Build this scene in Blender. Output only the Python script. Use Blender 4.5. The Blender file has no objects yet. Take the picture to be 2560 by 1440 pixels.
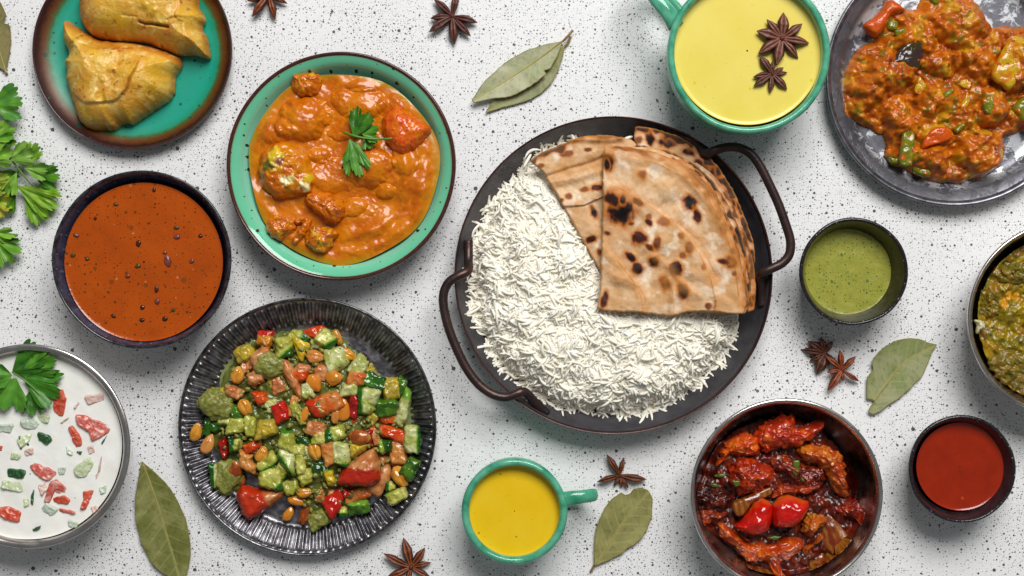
import bpy, math, random
import numpy as np
from math import pi, sin, cos, radians
random.seed(7); rng = np.random.default_rng(7)
# ---------------------------------------------------------------- scale and camera
S = 0.0003                 # one photograph pixel on the table top = 0.3 mm
CX, CY, H = 1280.0, 720.0, 3556.0   # picture centre, camera height in the same unit
sc = bpy.context.scene
col = bpy.context.collection
cam = bpy.data.cameras.new("camera"); camo = bpy.data.objects.new("camera", cam); col.objects.link(camo)
cam.sensor_width = 36; cam.lens = 36 * H / 2560; cam.clip_start = 0.01; cam.clip_end = 50
camo.location = (0, 0, H * S); sc.camera = camo
w = bpy.data.worlds.new("World"); sc.world = w; w.use_nodes = True
wb = w.node_tree.nodes["Background"]; wb.inputs[0].default_value = (0.95, 0.98, 1.0, 1); wb.inputs[1].default_value = 0.15
def area(name, loc, target, size, power, colr):
    l = bpy.data.lights.new(name, 'AREA'); l.shape = 'RECTANGLE'; l.size, l.size_y = size; l.energy = power; l.color = colr
    o = bpy.data.objects.new(name, l); col.objects.link(o); o.location = loc
    from mathutils import Vector
    d = Vector(target) - Vector(loc); o.rotation_euler = d.to_track_quat('-Z', 'Y').to_euler()
area("window_softbox", (0.42, 1.45, 1.95), (0.02, 0.02, 0), (1.45, 1.15), 71, (1.0, 0.987, 0.967))
sc.view_settings.view_transform = 'Standard'; sc.view_settings.look = 'None'
sc.view_settings.exposure = 0.0; sc.view_settings.gamma = 1.0
sc.cycles.use_denoising = True; sc.cycles.max_bounces = 10; sc.cycles.diffuse_bounces = 8
try: sc.cycles.sample_clamp_indirect = 6
except Exception: pass

# ---------------------------------------------------------------- helpers
def at(px, py, z=0.0):
    k = (H - z) / H
    return np.array([(px - CX) * k, (CY - py) * k, z])
def ats(P, z=0.0):
    k = (H - z) / H
    P = np.asarray(P, float); return np.stack([(P[:, 0] - CX) * k, (CY - P[:, 1]) * k], 1)
def hx(s):
    s = s.lstrip('#'); c = np.array([int(s[i:i + 2], 16) / 255 for i in (0, 2, 4)])
    return np.where(c <= 0.04045, c / 12.92, ((c + 0.055) / 1.055) ** 2.4)
def sst(a, b, x):
    t = np.clip((x - a) / (b - a), 0, 1); return t * t * (3 - 2 * t)
def mixc(c1, c2, t):
    t = np.asarray(t)[..., None]; return c1 * (1 - t) + c2 * t
def _h(ix, iy, iz):
    n = (ix * 374761393 + iy * 668265263 + iz * 2147483647 * 3 + 1013904223) & 0xFFFFFFFF
    n = ((n ^ (n >> 13)) * 1274126177) & 0xFFFFFFFF
    n = ((n ^ (n >> 16)) * 2246822519) & 0xFFFFFFFF
    return ((n ^ (n >> 15)) & 0xFFFF) / 65535.0
def noise3(x, y, z):
    x, y, z = np.broadcast_arrays(np.asarray(x, float), np.asarray(y, float), np.asarray(z, float))
    x, y, z = .80 * x - .52 * y + .30 * z, .58 * x + .79 * y - .18 * z, z * .93 + .16 * x + .21 * y + .43
    ix, iy, iz = [np.floor(v).astype(np.int64) for v in (x, y, z)]
    fx, fy, fz = x - ix, y - iy, z - iz
    u, v, ww = [f * f * f * (f * (f * 6 - 15) + 10) for f in (fx, fy, fz)]
    def g(a, b, c):
        h = _h(ix + a, iy + b, iz + c) * 6.2831853; h2 = _h(ix + a + 57, iy + b + 131, iz + c + 17) * 2 - 1
        q = np.sqrt(1 - h2 * h2)
        return np.cos(h) * q * (fx - a) + np.sin(h) * q * (fy - b) + h2 * (fz - c)
    l = lambda a, b, t: a + (b - a) * t
    return 1.5 * l(l(l(g(0,0,0), g(1,0,0), u), l(g(0,1,0), g(1,1,0), u), v),
                   l(l(g(0,0,1), g(1,0,1), u), l(g(0,1,1), g(1,1,1), u), v), ww)
def fbm(x, y, z=0.0, o=3, gain=0.5, lac=2.03):
    r = 0; a = 1; f = 1
    for i in range(o):
        r = r + a * noise3(np.asarray(x) * f + 17.3 * i, np.asarray(y) * f - 9.1 * i, np.asarray(z) * f + 5.7 * i); a *= gain; f *= lac
    return r
def ridged(x, y, z=0.0, o=3):
    r = 0; a = 1; f = 1
    for i in range(o):
        r = r + a * (1 - 2 * np.abs(noise3(np.asarray(x) * f + 7.3 * i, np.asarray(y) * f + 3.1 * i, z))); a *= .5; f *= 2.1
    return r / 1.75
def pdist(P, poly):
    """signed distance of points P (n,2) to closed polygon: positive inside"""
    P = np.asarray(P, float); poly = np.asarray(poly, float); A = poly; B = np.roll(poly, -1, 0)
    best = np.full(len(P), 1e18); ins = np.zeros(len(P), bool)
    for a, b in zip(A, B):
        d = b - a; t = np.clip(((P - a) @ d) / max(d @ d, 1e-9), 0, 1)
        q = P - (a + t[:, None] * d); best = np.minimum(best, (q * q).sum(1))
        c = ((a[1] > P[:, 1]) != (b[1] > P[:, 1]))
        with np.errstate(divide='ignore', invalid='ignore'):
            xx = (b[0] - a[0]) * (P[:, 1] - a[1]) / (b[1] - a[1]) + a[0]
        ins ^= (c & (P[:, 0] < xx))
    d = np.sqrt(best); return np.where(ins, d, -d)
def ldist(P, line):
    """distance to open polyline, and arclength parameter of the nearest point, and side"""
    P = np.asarray(P, float); best = np.full(len(P), 1e9); U = np.zeros(len(P)); Sd = np.zeros(len(P)); acc = 0
    for a, b in zip(line[:-1], line[1:]):
        a = np.asarray(a, float); b = np.asarray(b, float); d = b - a; L = math.hypot(*d)
        t = np.clip(((P - a) @ d) / (L * L), 0, 1); q = P - (a + t[:, None] * d); r = np.sqrt((q * q).sum(1))
        m = r < best; best[m] = r[m]; U[m] = acc + t[m] * L; Sd[m] = np.sign(d[0] * q[m, 1] - d[1] * q[m, 0]); acc += L
    return best, U, Sd
def crspline(P, n, closed=True):
    P = np.asarray(P, float); m = len(P); out = []
    if closed:
        idx = lambda i: P[i % m]
        segs = range(m)
    else:
        idx = lambda i: P[min(max(i, 0), m - 1)]
        segs = range(m - 1)
    for i in segs:
        p0, p1, p2, p3 = idx(i - 1), idx(i), idx(i + 1), idx(i + 2)
        for t in np.linspace(0, 1, 8, endpoint=False):
            out.append(0.5 * ((2 * p1) + (p2 - p0) * t + (2 * p0 - 5 * p1 + 4 * p2 - p3) * t * t + (3 * p1 - p0 - 3 * p2 + p3) * t ** 3))
    if not closed: out.append(P[-1])
    return resample(np.array(out), n, closed)
def resample(P, n, closed=True):
    P = np.asarray(P, float)
    Q = np.vstack([P, P[:1]]) if closed else P
    L = np.r_[0, np.cumsum(np.sqrt(((Q[1:] - Q[:-1]) ** 2).sum(1)))]
    t = np.linspace(0, L[-1], n, endpoint=not closed)
    return np.stack([np.interp(t, L, Q[:, k]) for k in range(Q.shape[1])], 1)
def chaikin(P, it=1, q=0.22):
    P = np.asarray(P, float)
    for _ in range(it):
        N = np.roll(P, -1, 0); P = np.stack([P * (1 - q) + N * q, P * q + N * (1 - q)], 1).reshape(-1, 2)
    return P

# ---------------------------------------------------------------- objects
def tag(o, label, cat, group=None, kind=None):
    if label: o["label"] = label
    if cat: o["category"] = cat
    if group: o["group"] = group
    if kind: o["kind"] = kind
    return o
def mkmesh(name, V, F, mat, C=None, smooth=True, F2=None, mats=None, fm=None):
    """V in px units; F (n,4) quads, F2 (m,3) triangles"""
    V = np.asarray(V, float) * S
    me = bpy.data.meshes.new(name)
    F = np.asarray(F, int).reshape(-1, 4) if F is not None and len(F) else np.zeros((0, 4), int)
    F2 = np.asarray(F2, int).reshape(-1, 3) if F2 is not None and len(F2) else np.zeros((0, 3), int)
    me.vertices.add(len(V)); me.vertices.foreach_set("co", V.ravel())
    nl = F.size + F2.size; me.loops.add(nl); me.loops.foreach_set("vertex_index", np.r_[F.ravel(), F2.ravel()])
    me.polygons.add(len(F) + len(F2))
    me.polygons.foreach_set("loop_start", np.r_[np.arange(len(F)) * 4, F.size + np.arange(len(F2)) * 3])
    me.polygons.foreach_set("use_smooth", np.full(len(F) + len(F2), smooth))
    me.update(calc_edges=True); me.validate()
    if C is not None:
        a = me.color_attributes.new("Col", 'FLOAT_COLOR', 'POINT')
        a.data.foreach_set("color", np.c_[np.clip(C, 0, 1), np.ones(len(C))].ravel())
    for m in (mats or [mat]): me.materials.append(m)
    return me
def mk(name, V, F, mat, loc=(0, 0, 0), parent=None, rot=(0, 0, 0), C=None, smooth=True, F2=None):
    me = mkmesh(name, V, F, mat, C, smooth, F2)
    return link(name, me, loc, parent, rot)
def link(name, me, loc=(0, 0, 0), parent=None, rot=(0, 0, 0), scale=None):
    o = bpy.data.objects.new(name, me); col.objects.link(o)
    o.location = [float(v) * S for v in loc]; o.rotation_euler = rot
    if scale: o.scale = scale
    if parent: o.parent = parent
    return o
def thing(name, loc, label, cat, group=None, rot=(0, 0, 0)):
    o = bpy.data.objects.new(name, None); col.objects.link(o); o.empty_display_size = 0.01
    o.location = [float(v) * S for v in loc]; o.rotation_euler = rot
    return tag(o, label, cat, group)
def gridfaces(nr, ns, wrap=True, off=0, flip=False):
    i = np.arange(nr - 1)[:, None]; j = np.arange(ns if wrap else ns - 1)[None]
    a = i * ns + j; b = i * ns + (j + 1) % ns; c = (i + 1) * ns + (j + 1) % ns; d = (i + 1) * ns + j
    q = np.stack([a, b, c, d], -1).reshape(-1, 4) + off
    return q[:, ::-1] if flip else q
def lathe(name, prof, mat, n=180, smooth_prof=3, wob=None, parent=None, loc=(0, 0, 0), zf=None, open_=True):
    P = np.asarray(prof, float)
    if smooth_prof: P = crspline(P, len(P) * smooth_prof, closed=False)
    th = np.linspace(0, 2 * pi, n, endpoint=False)
    r = P[:, 0][:, None] * np.ones(n); z = P[:, 1][:, None] * np.ones(n)
    if wob is not None: r = r * (1 + wob(th))[None]
    if zf is not None: z = z + zf(r, th[None])
    V = np.stack([r * np.cos(th), r * np.sin(th), z], -1).reshape(-1, 3)
    return mk(name, V, gridfaces(len(P), n), mat, loc, parent)
def disc(name, R, mat, zf=None, cf=None, nr=60, ns=160, loc=(0, 0, 0), parent=None, wob=None, power=1.0, origin=(0, 0)):
    s = np.linspace(0.004, 1, nr) ** power; th = np.linspace(0, 2 * pi, ns, endpoint=False)
    rr = np.broadcast_to(R if np.isscalar(R) else R, (ns,)) * (1 + (wob(th) if wob is not None else 0))
    r = s[:, None] * rr[None]; x = r * np.cos(th); y = r * np.sin(th)
    x, y = x.ravel(), y.ravel(); z = zf(x + origin[0], y + origin[1]) if zf else np.zeros_like(x)
    C = cf(x + origin[0], y + origin[1]) if cf else None
    return mk(name, np.stack([x, y, z], 1), gridfaces(nr, ns, flip=False), mat, loc, parent, C=C)
def tube(name, P, R, mat, parent=None, loc=(0, 0, 0), n=10, sub=None, C=None, caps=True, flat=1.0):
    P = np.asarray(P, float)
    R = np.broadcast_to(np.asarray(R, float), (len(P),)).copy()
    if sub:
        Q = crspline(np.c_[P, R], sub, closed=False); P = Q[:, :3]; R = Q[:, 3]
    T = np.gradient(P, axis=0); T /= np.linalg.norm(T, axis=1)[:, None] + 1e-9
    up = np.array([0, 0, 1.0]); V = []
    if abs(T[0, 2]) > 0.9: up = np.array([1.0, 0, 0])
    side = np.cross(T[0], up); side /= np.linalg.norm(side)
    for p, t, r in zip(P, T, R):
        side = side - t * (side @ t); side /= np.linalg.norm(side) + 1e-9; nn = np.cross(side, t)
        for a in np.linspace(0, 2 * pi, n, endpoint=False): V.append(p + r * (cos(a) * side + flat * sin(a) * nn))
    F = gridfaces(len(P), n); V = np.array(V); F2 = []
    if caps:
        V = np.vstack([V, P[0], P[-1]]); m = len(V)
        for j in range(n):
            F2.append((m - 2, (j + 1) % n, j)); F2.append((m - 1, (len(P) - 1) * n + j, (len(P) - 1) * n + (j + 1) % n))
    return mk(name, V, F, mat, loc, parent, F2=F2)
def slab(name, poly, h, mat, z=0.0, loc=None, rnd=4.0, nb=64, nr=14, zf=None, cf=None, thin=False, smooth_edge=False,
         amp=0.0, freq=0.1, parent=None, rot=(0, 0, 0), edge_jit=0.0, seed=0.0, dome=0.0, px=True, localz=0.0, floorf=None, clampc=None):
    """traced outline (photo px, on plane z) -> closed solid with rounded top. origin at centroid on plane z"""
    P = ats(poly, z) if px else np.asarray(poly, float)
    area2 = np.sum(P[:, 0] * np.roll(P[:, 1], -1) - P[:, 1] * np.roll(P[:, 0], -1))
    if area2 < 0: P = P[::-1]
    B = crspline(P, nb) if smooth_edge else resample(chaikin(P, 1, 0.12), nb)
    c = B.mean(0)
    if edge_jit:
        v = B - c; l = np.linalg.norm(v, axis=1)[:, None]
        B = B + v / l * (edge_jit * fbm(B[:, 0] * .09, B[:, 1] * .09, seed, 2))[:, None]
    L = B - c
    t = np.linspace(0, 1, nr); s = 1 - t ** 1.5 * 0.985
    X = (s[:, None, None] * L[None]).reshape(-1, 2)
    d = np.abs(pdist(X, L)); d[:nb] = 0
    q = 1 - np.clip(d / rnd, 0, 1); Z = h * np.sqrt(np.clip(1 - q * q, 0, 1))
    if dome: Z = Z + dome * (1 - np.repeat(s, nb) ** 2)
    gx, gy = X[:, 0] + c[0], X[:, 1] + c[1]
    zo = zf(gx, gy) if zf else 0 * gx
    if amp:
        n3 = fbm(gx * freq, gy * freq, Z * freq + seed, 3)
        Z = Z + amp * n3 * np.clip(Z / max(h, 1e-6), 0, 1)
        side = 0.7 * amp * fbm(gx * freq + 31, gy * freq, Z * freq + seed, 2)
        X = X * (1 + side / (np.linalg.norm(X, axis=1) + 8))[:, None]
    V = np.c_[X, Z + (zo if (thin or zf) else 0) * (1 if thin else np.clip(d / (rnd + 1e-6), 0, 1))]
    C = cf(gx, gy, d) if cf else None
    nt = len(V); F = gridfaces(nr, nb); F2 = []
    if thin:
        Vb = np.c_[X, zo - 0.4]; V = np.vstack([V, Vb]); F = np.vstack([F, gridfaces(nr, nb, off=nt, flip=True)])
        j = np.arange(nb); F = np.vstack([F, np.stack([j + nt, (j + 1) % nb + nt, (j + 1) % nb, j], 1)])
        if C is not None: C = np.vstack([C, C])
    else:
        V = np.vstack([V, [[0, 0, -0.5]]]); j = np.arange(nb); F2 += [(nt, (a + 1) % nb, a) for a in range(nb)]
        if C is not None: C = np.vstack([C, C[:1]])
    if clampc is not None:
        wx, wy = V[:, 0] + c[0] - clampc[0], V[:, 1] + c[1] - clampc[1]; rr_ = np.hypot(wx, wy); k_ = np.minimum(1, clampc[2] / (rr_ + 1e-6)); V[:, 0] = wx * k_ + clampc[0] - c[0]; V[:, 1] = wy * k_ + clampc[1] - c[1]
    if floorf is not None:
        fl = floorf(V[:, 0] + c[0], V[:, 1] + c[1]) - z - localz; top_ = np.arange(len(V)) < nt
        V[:, 2] = np.maximum(V[:, 2], fl + np.where(top_, 1.2 + .25 * np.clip(V[:, 2], 0, 99), .4))
    m = len(V); V = np.vstack([V, [[0, 0, V[(nr - 1) * nb:nr * nb, 2].mean()]]])
    if C is not None: C = np.vstack([C, C[(nr - 1) * nb][None]])
    F2 += [((nr - 1) * nb + a, (nr - 1) * nb + (a + 1) % nb, m) for a in range(nb)]
    o = mk(name, V, F, mat, (c[0], c[1], z + localz) if loc is None else loc, parent, rot, C=C, F2=F2)
    return o
def box_poly(cx, cy, w, h, rot=0, jit=0.12, n=4, rs=None):
    rs = rs or random; out = []
    base = [(-.5, -.5), (.5, -.5), (.5, .5), (-.5, .5)] if n == 4 else [(cos(2 * pi * i / n) * .55, sin(2 * pi * i / n) * .55) for i in range(n)]
    a = radians(-rot)
    for x, y in base:
        x = (x + rs.uniform(-jit, jit)) * w; y = (y + rs.uniform(-jit, jit)) * h
        out.append((cx + x * cos(a) - y * sin(a), cy + x * sin(a) + y * cos(a)))
    return out
_ico = {}
def ico(n):
    if n not in _ico:
        import bmesh
        bm = bmesh.new(); bmesh.ops.create_icosphere(bm, subdivisions=n, radius=1)
        V = np.array([v.co[:] for v in bm.verts]); F = np.array([[v.index for v in f.verts] for f in bm.faces]); bm.free(); _ico[n] = (V, F)
    return _ico[n]
def blob(name, loc, dims, mat, rotz=0, tilt=(0, 0), amp=0.15, freq=1.5, sub=4, cf=None, parent=None, seed=0, sq=1.0, ridge=0.0, shape=None):
    V, F = ico(sub); V = V.copy()
    if sq != 1.0: V = np.sign(V) * np.abs(V) ** sq
    n = fbm(V[:, 0] * freq + seed * 3.1, V[:, 1] * freq + seed, V[:, 2] * freq - seed * 1.7, 4)
    if ridge: n = n + ridge * ridged(V[:, 0] * freq * 1.6 + seed, V[:, 1] * freq * 1.6, V[:, 2] * freq * 1.6 + seed, 3)
    V = V * (1 + amp * n)[:, None]
    if shape is not None: V = shape(V)
    W = V * np.array(dims) * 0.5
    C = cf(V, n) if cf else None
    return mk(name, W, None, mat, loc, parent, (radians(tilt[0]), radians(tilt[1]), radians(rotz)), C=C, F2=F)

# ---------------------------------------------------------------- materials
def newmat(name):
    m = bpy.data.materials.new(name); m.use_nodes = True; nt = m.node_tree
    return m, nt, nt.nodes["Principled BSDF"]
def pxcoord(nt, scale=(1, 1, 1)):
    tc = nt.nodes.new("ShaderNodeTexCoord"); mp = nt.nodes.new("ShaderNodeVectorMath"); mp.operation = 'MULTIPLY'
    mp.inputs[1].default_value = [v / S for v in scale]; nt.links.new(tc.outputs["Object"], mp.inputs[0]); return mp.outputs[0]
def nz(nt, vec, size, detail=3, rough=0.55, dist=0.0):
    n = nt.nodes.new("ShaderNodeTexNoise"); n.inputs["Scale"].default_value = 1.0 / size; n.inputs["Detail"].default_value = detail
    n.inputs["Roughness"].default_value = rough; n.inputs["Distortion"].default_value = dist; nt.links.new(vec, n.inputs["Vector"]); return n.outputs["Fac"]
def ramp(nt, fac, stops, interp='LINEAR'):
    r = nt.nodes.new("ShaderNodeValToRGB"); r.color_ramp.interpolation = interp; e = r.color_ramp.elements
    e.remove(e[1]); e[0].position = stops[0][0]; L4 = lambda c: (*([c] * 3 if np.isscalar(c) else list(c)), 1)
    e[0].color = L4(stops[0][1])
    for (p, c) in stops[1:]: e.new(p).color = L4(c)
    nt.links.new(fac, r.inputs[0]); return r.outputs[0]
def mixn(nt, fac, a, b, mode='MIX'):
    m = nt.nodes.new("ShaderNodeMix"); m.data_type = 'RGBA'; m.blend_type = mode
    def put(s, v):
        if isinstance(v, bpy.types.NodeSocket): nt.links.new(v, s)
        elif np.isscalar(v): s.default_value = v
        else: s.default_value = (*v, 1)
    put(m.inputs[0], fac); put(m.inputs[6], a); put(m.inputs[7], b); return m.outputs[2]
def mth(nt, op, a, b=None, c=None):
    m = nt.nodes.new("ShaderNodeMath"); m.operation = op
    for i, v in enumerate((a, b, c)):
        if v is None: continue
        if isinstance(v, bpy.types.NodeSocket): nt.links.new(v, m.inputs[i])
        else: m.inputs[i].default_value = v
    return m.outputs[0]
def bump(nt, bs, hgt, amp_px, strength=1.0, prev=None):
    b = nt.nodes.new("ShaderNodeBump"); b.inputs["Strength"].default_value = strength; b.inputs["Distance"].default_value = amp_px * S
    nt.links.new(hgt, b.inputs["Height"])
    if prev is not None: nt.links.new(prev, b.inputs["Normal"])
    nt.links.new(b.outputs[0], bs.inputs["Normal"]); return b.outputs[0]
def M(name, c1=None, c2=None, nsize=20, rough=0.4, metal=0.0, bumps=(), coat=0.0, specks=None, spec=0.5, sss=0.0, lo=.35, hi=.65, rough2=None, sssr=(1, .5, .3), flat=False):
    """c1 None: colour from the Col attribute. specks: list of (cell, radius, colour, density)"""
    m, nt, bs = newmat(name); v = pxcoord(nt)
    if c1 is None:
        at_ = nt.nodes.new("ShaderNodeAttribute"); at_.attribute_name = "Col"; cc = at_.outputs["Color"]
    elif c2 is not None:
        cc = mixn(nt, ramp(nt, nz(nt, v, nsize, 4), [(lo, 0.0), (hi, 1.0)]), c1, c2)
    else:
        rgb = nt.nodes.new("ShaderNodeRGB"); rgb.outputs[0].default_value = (*c1, 1); cc = rgb.outputs[0]
    for (cell, rad, colr, dens) in (specks or []):
        vo = nt.nodes.new("ShaderNodeTexVoronoi"); vo.inputs["Scale"].default_value = 1 / cell; nt.links.new(v, vo.inputs["Vector"])
        if flat: vo.voronoi_dimensions = '2D'
        sp = nt.nodes.new("ShaderNodeSeparateColor"); nt.links.new(vo.outputs["Color"], sp.inputs[0])
        on = mth(nt, 'LESS_THAN', sp.outputs[0], dens)
        rr = mth(nt, 'MULTIPLY', sp.outputs[1], rad / cell)
        wobn = mth(nt, 'MULTIPLY_ADD', nz(nt, v, cell * .25, 2), 0.4 * rad / cell, -0.2 * rad / cell)
        hit = mth(nt, 'MULTIPLY', mth(nt, 'LESS_THAN', mth(nt, 'ADD', vo.outputs["Distance"], wobn), rr), on)
        cc = mixn(nt, hit, cc, colr)
    nt.links.new(cc, bs.inputs["Base Color"])
    bs.inputs["Roughness"].default_value = rough; bs.inputs["Metallic"].default_value = metal
    if rough2 is not None:
        rr = ramp(nt, nz(nt, v, nsize * .7, 4), [(.35, rough), (.65, rough2)]); nt.links.new(rr, bs.inputs["Roughness"])
    bs.inputs["Specular IOR Level"].default_value = spec; bs.inputs["Coat Weight"].default_value = coat; bs.inputs["Coat Roughness"].default_value = 0.12
    if sss: bs.inputs["Subsurface Weight"].default_value = sss; bs.inputs["Subsurface Radius"].default_value = sssr; bs.inputs["Subsurface Scale"].default_value = 15 * S
    prev = None
    for (size, amp) in bumps: prev = bump(nt, bs, nz(nt, v, size, 3), amp, 1.0, prev)
    return m
def radial_glaze(name, R, stops, specks=None, rough=0.12, nsize=12, namp=0.02, metal=0.0, bumps=(), mottled=None):
    """glaze colour by distance from the pot's axis (stops in r/R), ragged by noise"""
    m, nt, bs = newmat(name); v = pxcoord(nt)
    s = nt.nodes.new("ShaderNodeSeparateXYZ"); nt.links.new(v, s.inputs[0])
    r = mth(nt, 'SQRT', mth(nt, 'ADD', mth(nt, 'POWER', mth(nt, 'ABSOLUTE', s.outputs[0]), 2.0), mth(nt, 'POWER', mth(nt, 'ABSOLUTE', s.outputs[1]), 2.0)))
    r = mth(nt, 'DIVIDE', r, R)
    r = mth(nt, 'ADD', r, mth(nt, 'MULTIPLY_ADD', nz(nt, v, nsize, 5, .7), 2 * namp, -namp))
    r = mth(nt, 'ADD', r, mth(nt, 'MULTIPLY_ADD', nz(nt, v, 2.2, 2, .7), 1.6 * namp, -.8 * namp))
    cc = ramp(nt, r, stops)
    if mottled is not None:
        cc = mixn(nt, mth(nt, 'MULTIPLY', ramp(nt, nz(nt, v, mottled[0], 4), [(.35, 0.0), (.7, 1.0)]), mottled[2]), cc, mottled[1])
    for (cell, rad, colr, dens) in (specks or []):
        vo = nt.nodes.new("ShaderNodeTexVoronoi"); vo.voronoi_dimensions = '2D'; vo.inputs["Scale"].default_value = 1 / cell; nt.links.new(v, vo.inputs["Vector"])
        sp = nt.nodes.new("ShaderNodeSeparateColor"); nt.links.new(vo.outputs["Color"], sp.inputs[0])
        on = mth(nt, 'LESS_THAN', sp.outputs[0], dens); rr = mth(nt, 'MULTIPLY', sp.outputs[1], rad / cell)
        dd = mth(nt, 'ADD', vo.outputs["Distance"], mth(nt, 'MULTIPLY_ADD', nz(nt, v, rad, 2), .5 * rad / cell, -.25 * rad / cell))
        hit = mth(nt, 'MULTIPLY', mth(nt, 'LESS_THAN', dd, rr), on); cc = mixn(nt, hit, cc, colr)
    nt.links.new(cc, bs.inputs["Base Color"]); bs.inputs["Roughness"].default_value = rough; bs.inputs["Metallic"].default_value = metal
    prev = None
    for (size, amp) in bumps: prev = bump(nt, bs, nz(nt, v, size, 3), amp, 1.0, prev)
    return m
# ================================================================ TABLE TOP
def table_mat():
    m, nt, bs = newmat("speckled_white_paint"); v = pxcoord(nt)
    v2 = pxcoord(nt, (0.12, 1.0, 1.0))
    base = mixn(nt, ramp(nt, nz(nt, v2, 4, 3), [(.3, 0.0), (.7, 1.0)]), hx('#e6e6e7'), hx('#eeeeee'))
    base = mixn(nt, ramp(nt, nz(nt, v, 300, 2), [(.3, 0.0), (.7, 1.0)]), base, mixn(nt, 0.5, base, hx('#e0e0df')))
    dens_n = ramp(nt, nz(nt, v, 260, 3), [(.32, 0.25), (.68, 1.0)])
    hits = None; dark = [.97, .97, .95, .8]
    for k, (cell, rad, dens, pw) in enumerate([(50, 5.6, .45, 2.4), (20, 3.5, .8, 1.8), (9.0, 2.2, .95, 1.3), (5.2, 1.45, .9, 1.1)]):
        off = nt.nodes.new("ShaderNodeVectorMath"); off.operation = 'ADD'; off.inputs[1].default_value = (37.7 * k, 91.3 * k, 0); nt.links.new(v, off.inputs[0])
        vo = nt.nodes.new("ShaderNodeTexVoronoi"); vo.voronoi_dimensions = '2D'; vo.inputs["Scale"].default_value = 1 / cell; nt.links.new(off.outputs[0], vo.inputs["Vector"])
        sp = nt.nodes.new("ShaderNodeSeparateColor"); nt.links.new(vo.outputs["Color"], sp.inputs[0])
        on = mth(nt, 'LESS_THAN', sp.outputs[0], mth(nt, 'MULTIPLY', dens_n, dens))
        rr = mth(nt, 'MULTIPLY', mth(nt, 'MULTIPLY_ADD', mth(nt, 'POWER', sp.outputs[1], pw), .8, .2), rad / cell)
        wob = mth(nt, 'MULTIPLY_ADD', nz(nt, v, 3.0, 2), .5 * rad / cell, -.25 * rad / cell)
        d = mth(nt, 'ADD', vo.outputs["Distance"], wob)
        edge = mth(nt, 'DIVIDE', mth(nt, 'SUBTRACT', rr, d), 0.5 / cell)
        edge = mth(nt, 'MINIMUM', mth(nt, 'MAXIMUM', edge, 0.0), 1.0)
        hit = mth(nt, 'MULTIPLY', mth(nt, 'MULTIPLY', edge, on), dark[k])
        hits = hit if hits is None else mth(nt, 'MAXIMUM', hits, hit)
    cc = mixn(nt, mth(nt, 'MULTIPLY', hits, .93), base, hx('#141316')); nt.links.new(cc, bs.inputs["Base Color"])
    rg = ramp(nt, hits, [(0, .62), (1, .35)]); nt.links.new(rg, bs.inputs["Roughness"]); bs.inputs["Specular IOR Level"].default_value = 0.35
    p = bump(nt, bs, nz(nt, v2, 3.5, 3), 0.5, .6); bump(nt, bs, hits, 0.9, .6, p)
    return m
n = 40; gx, gy = np.meshgrid(np.linspace(-2100, 2100, n), np.linspace(-1500, 1500, n)); V = np.stack([gx.ravel(), gy.ravel(), 0 * gx.ravel()], 1)
tb = mk("table_top", V, gridfaces(n, n, wrap=False), table_mat()); tag(tb, "white painted table top spattered with fine black speckles", None, kind="structure")

# ================================================================ CROCKERY
def wobf(a, s):
    return lambda th: a * (np.sin(2 * th + s) * .6 + np.sin(3 * th + 2 * s) * .5 + .35 * np.sin(5 * th - s) + .2 * np.sin(9 * th + 3 * s))
DK = hx('#3a221e')
# --- teal plate
z = 42; kk = (H - z) / H; c = at(330, 124, z); R = 248 * kk
plate = thing("teal_plate", (c[0], c[1], 0), "round teal glazed plate with a burnt copper edge, under the two samosas", "plate")
g = radial_glaze("teal_reactive_glaze", R, [(0, hx('#08917a')), (.78, hx('#0a9a80')), (.845, hx('#128f70')), (.875, hx('#3e5a24')), (.905, hx('#5e3810')), (.935, hx('#5a2a0a')), (.96, hx('#30120a')), (1, hx('#24100f'))],
                 [(46, 7, hx('#0c3a2c'), .3), (26, 4, hx('#0d5c48'), .35)], rough=.4, namp=.03, bumps=[(60, .8)])
lathe("plate_body", [(0.5, 9), (90, 9), (165, 10), (200, 14), (228, 26), (241, 38)], g, parent=plate, wob=wobf(.002, 1))
lathe("foot", [(0.5, 3), (140, 3), (150, 0), (158, 0), (164, 3), (200, 7), (228, 19), (243, 34)], M("teal_outside", hx('#2b2a24'), hx('#3c2c20'), 12, .3), parent=plate, wob=wobf(.002, 1))
lathe("rim", [(240.5, 37.5), (243, 41), (246, 42.5), (248 * kk + .6, 39), (246.5, 34.5), (243, 34)], M("plum_brown_rim", hx('#4a2a2c'), hx('#38201f'), 10, .16), parent=plate, wob=wobf(.002, 1))
# --- green curry dish
z = 105; kk = (H - z) / H; c = at(852, 415, z); R = 287 * kk; R0 = R
dish = thing("green_dish", (c[0], c[1], 0), "mint green ceramic dish with a dark brown rim, filled with chicken curry", "dish")
g = radial_glaze("mint_glaze", R, [(0, hx('#5cb890')), (.80, hx('#66c29a')), (.86, hx('#92d8ba')), (.90, hx('#6cc49e')), (.955, hx('#60ba92')), (.968, hx('#7a5a2c')), (.975, hx('#42241c')), (1, hx('#38201e'))],
                 [(30, 5, hx('#3c3a14'), .45), (17, 2.6, hx('#56501c'), .3), (70, 8, hx('#241a0c'), .25)], rough=.08, namp=.006, mottled=(60, hx('#7cccaa'), .3))
Wd = wobf(.004, .4)
lathe("dish_body", [(0.5, 34), (140, 34), (200, 40), (226, 55), (240, 74), (249, 90), (258, 97), (266, 101), (270, 103)], g, parent=dish, wob=Wd, smooth_prof=4)
lathe("foot", [(0.5, 8), (120, 8), (126, 0), (138, 0), (144, 12), (212, 28), (244, 60), (268, 92)], M("dish_outside", hx('#3a231c'), hx('#4e352a'), 20, .3), parent=dish, wob=Wd)
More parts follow.
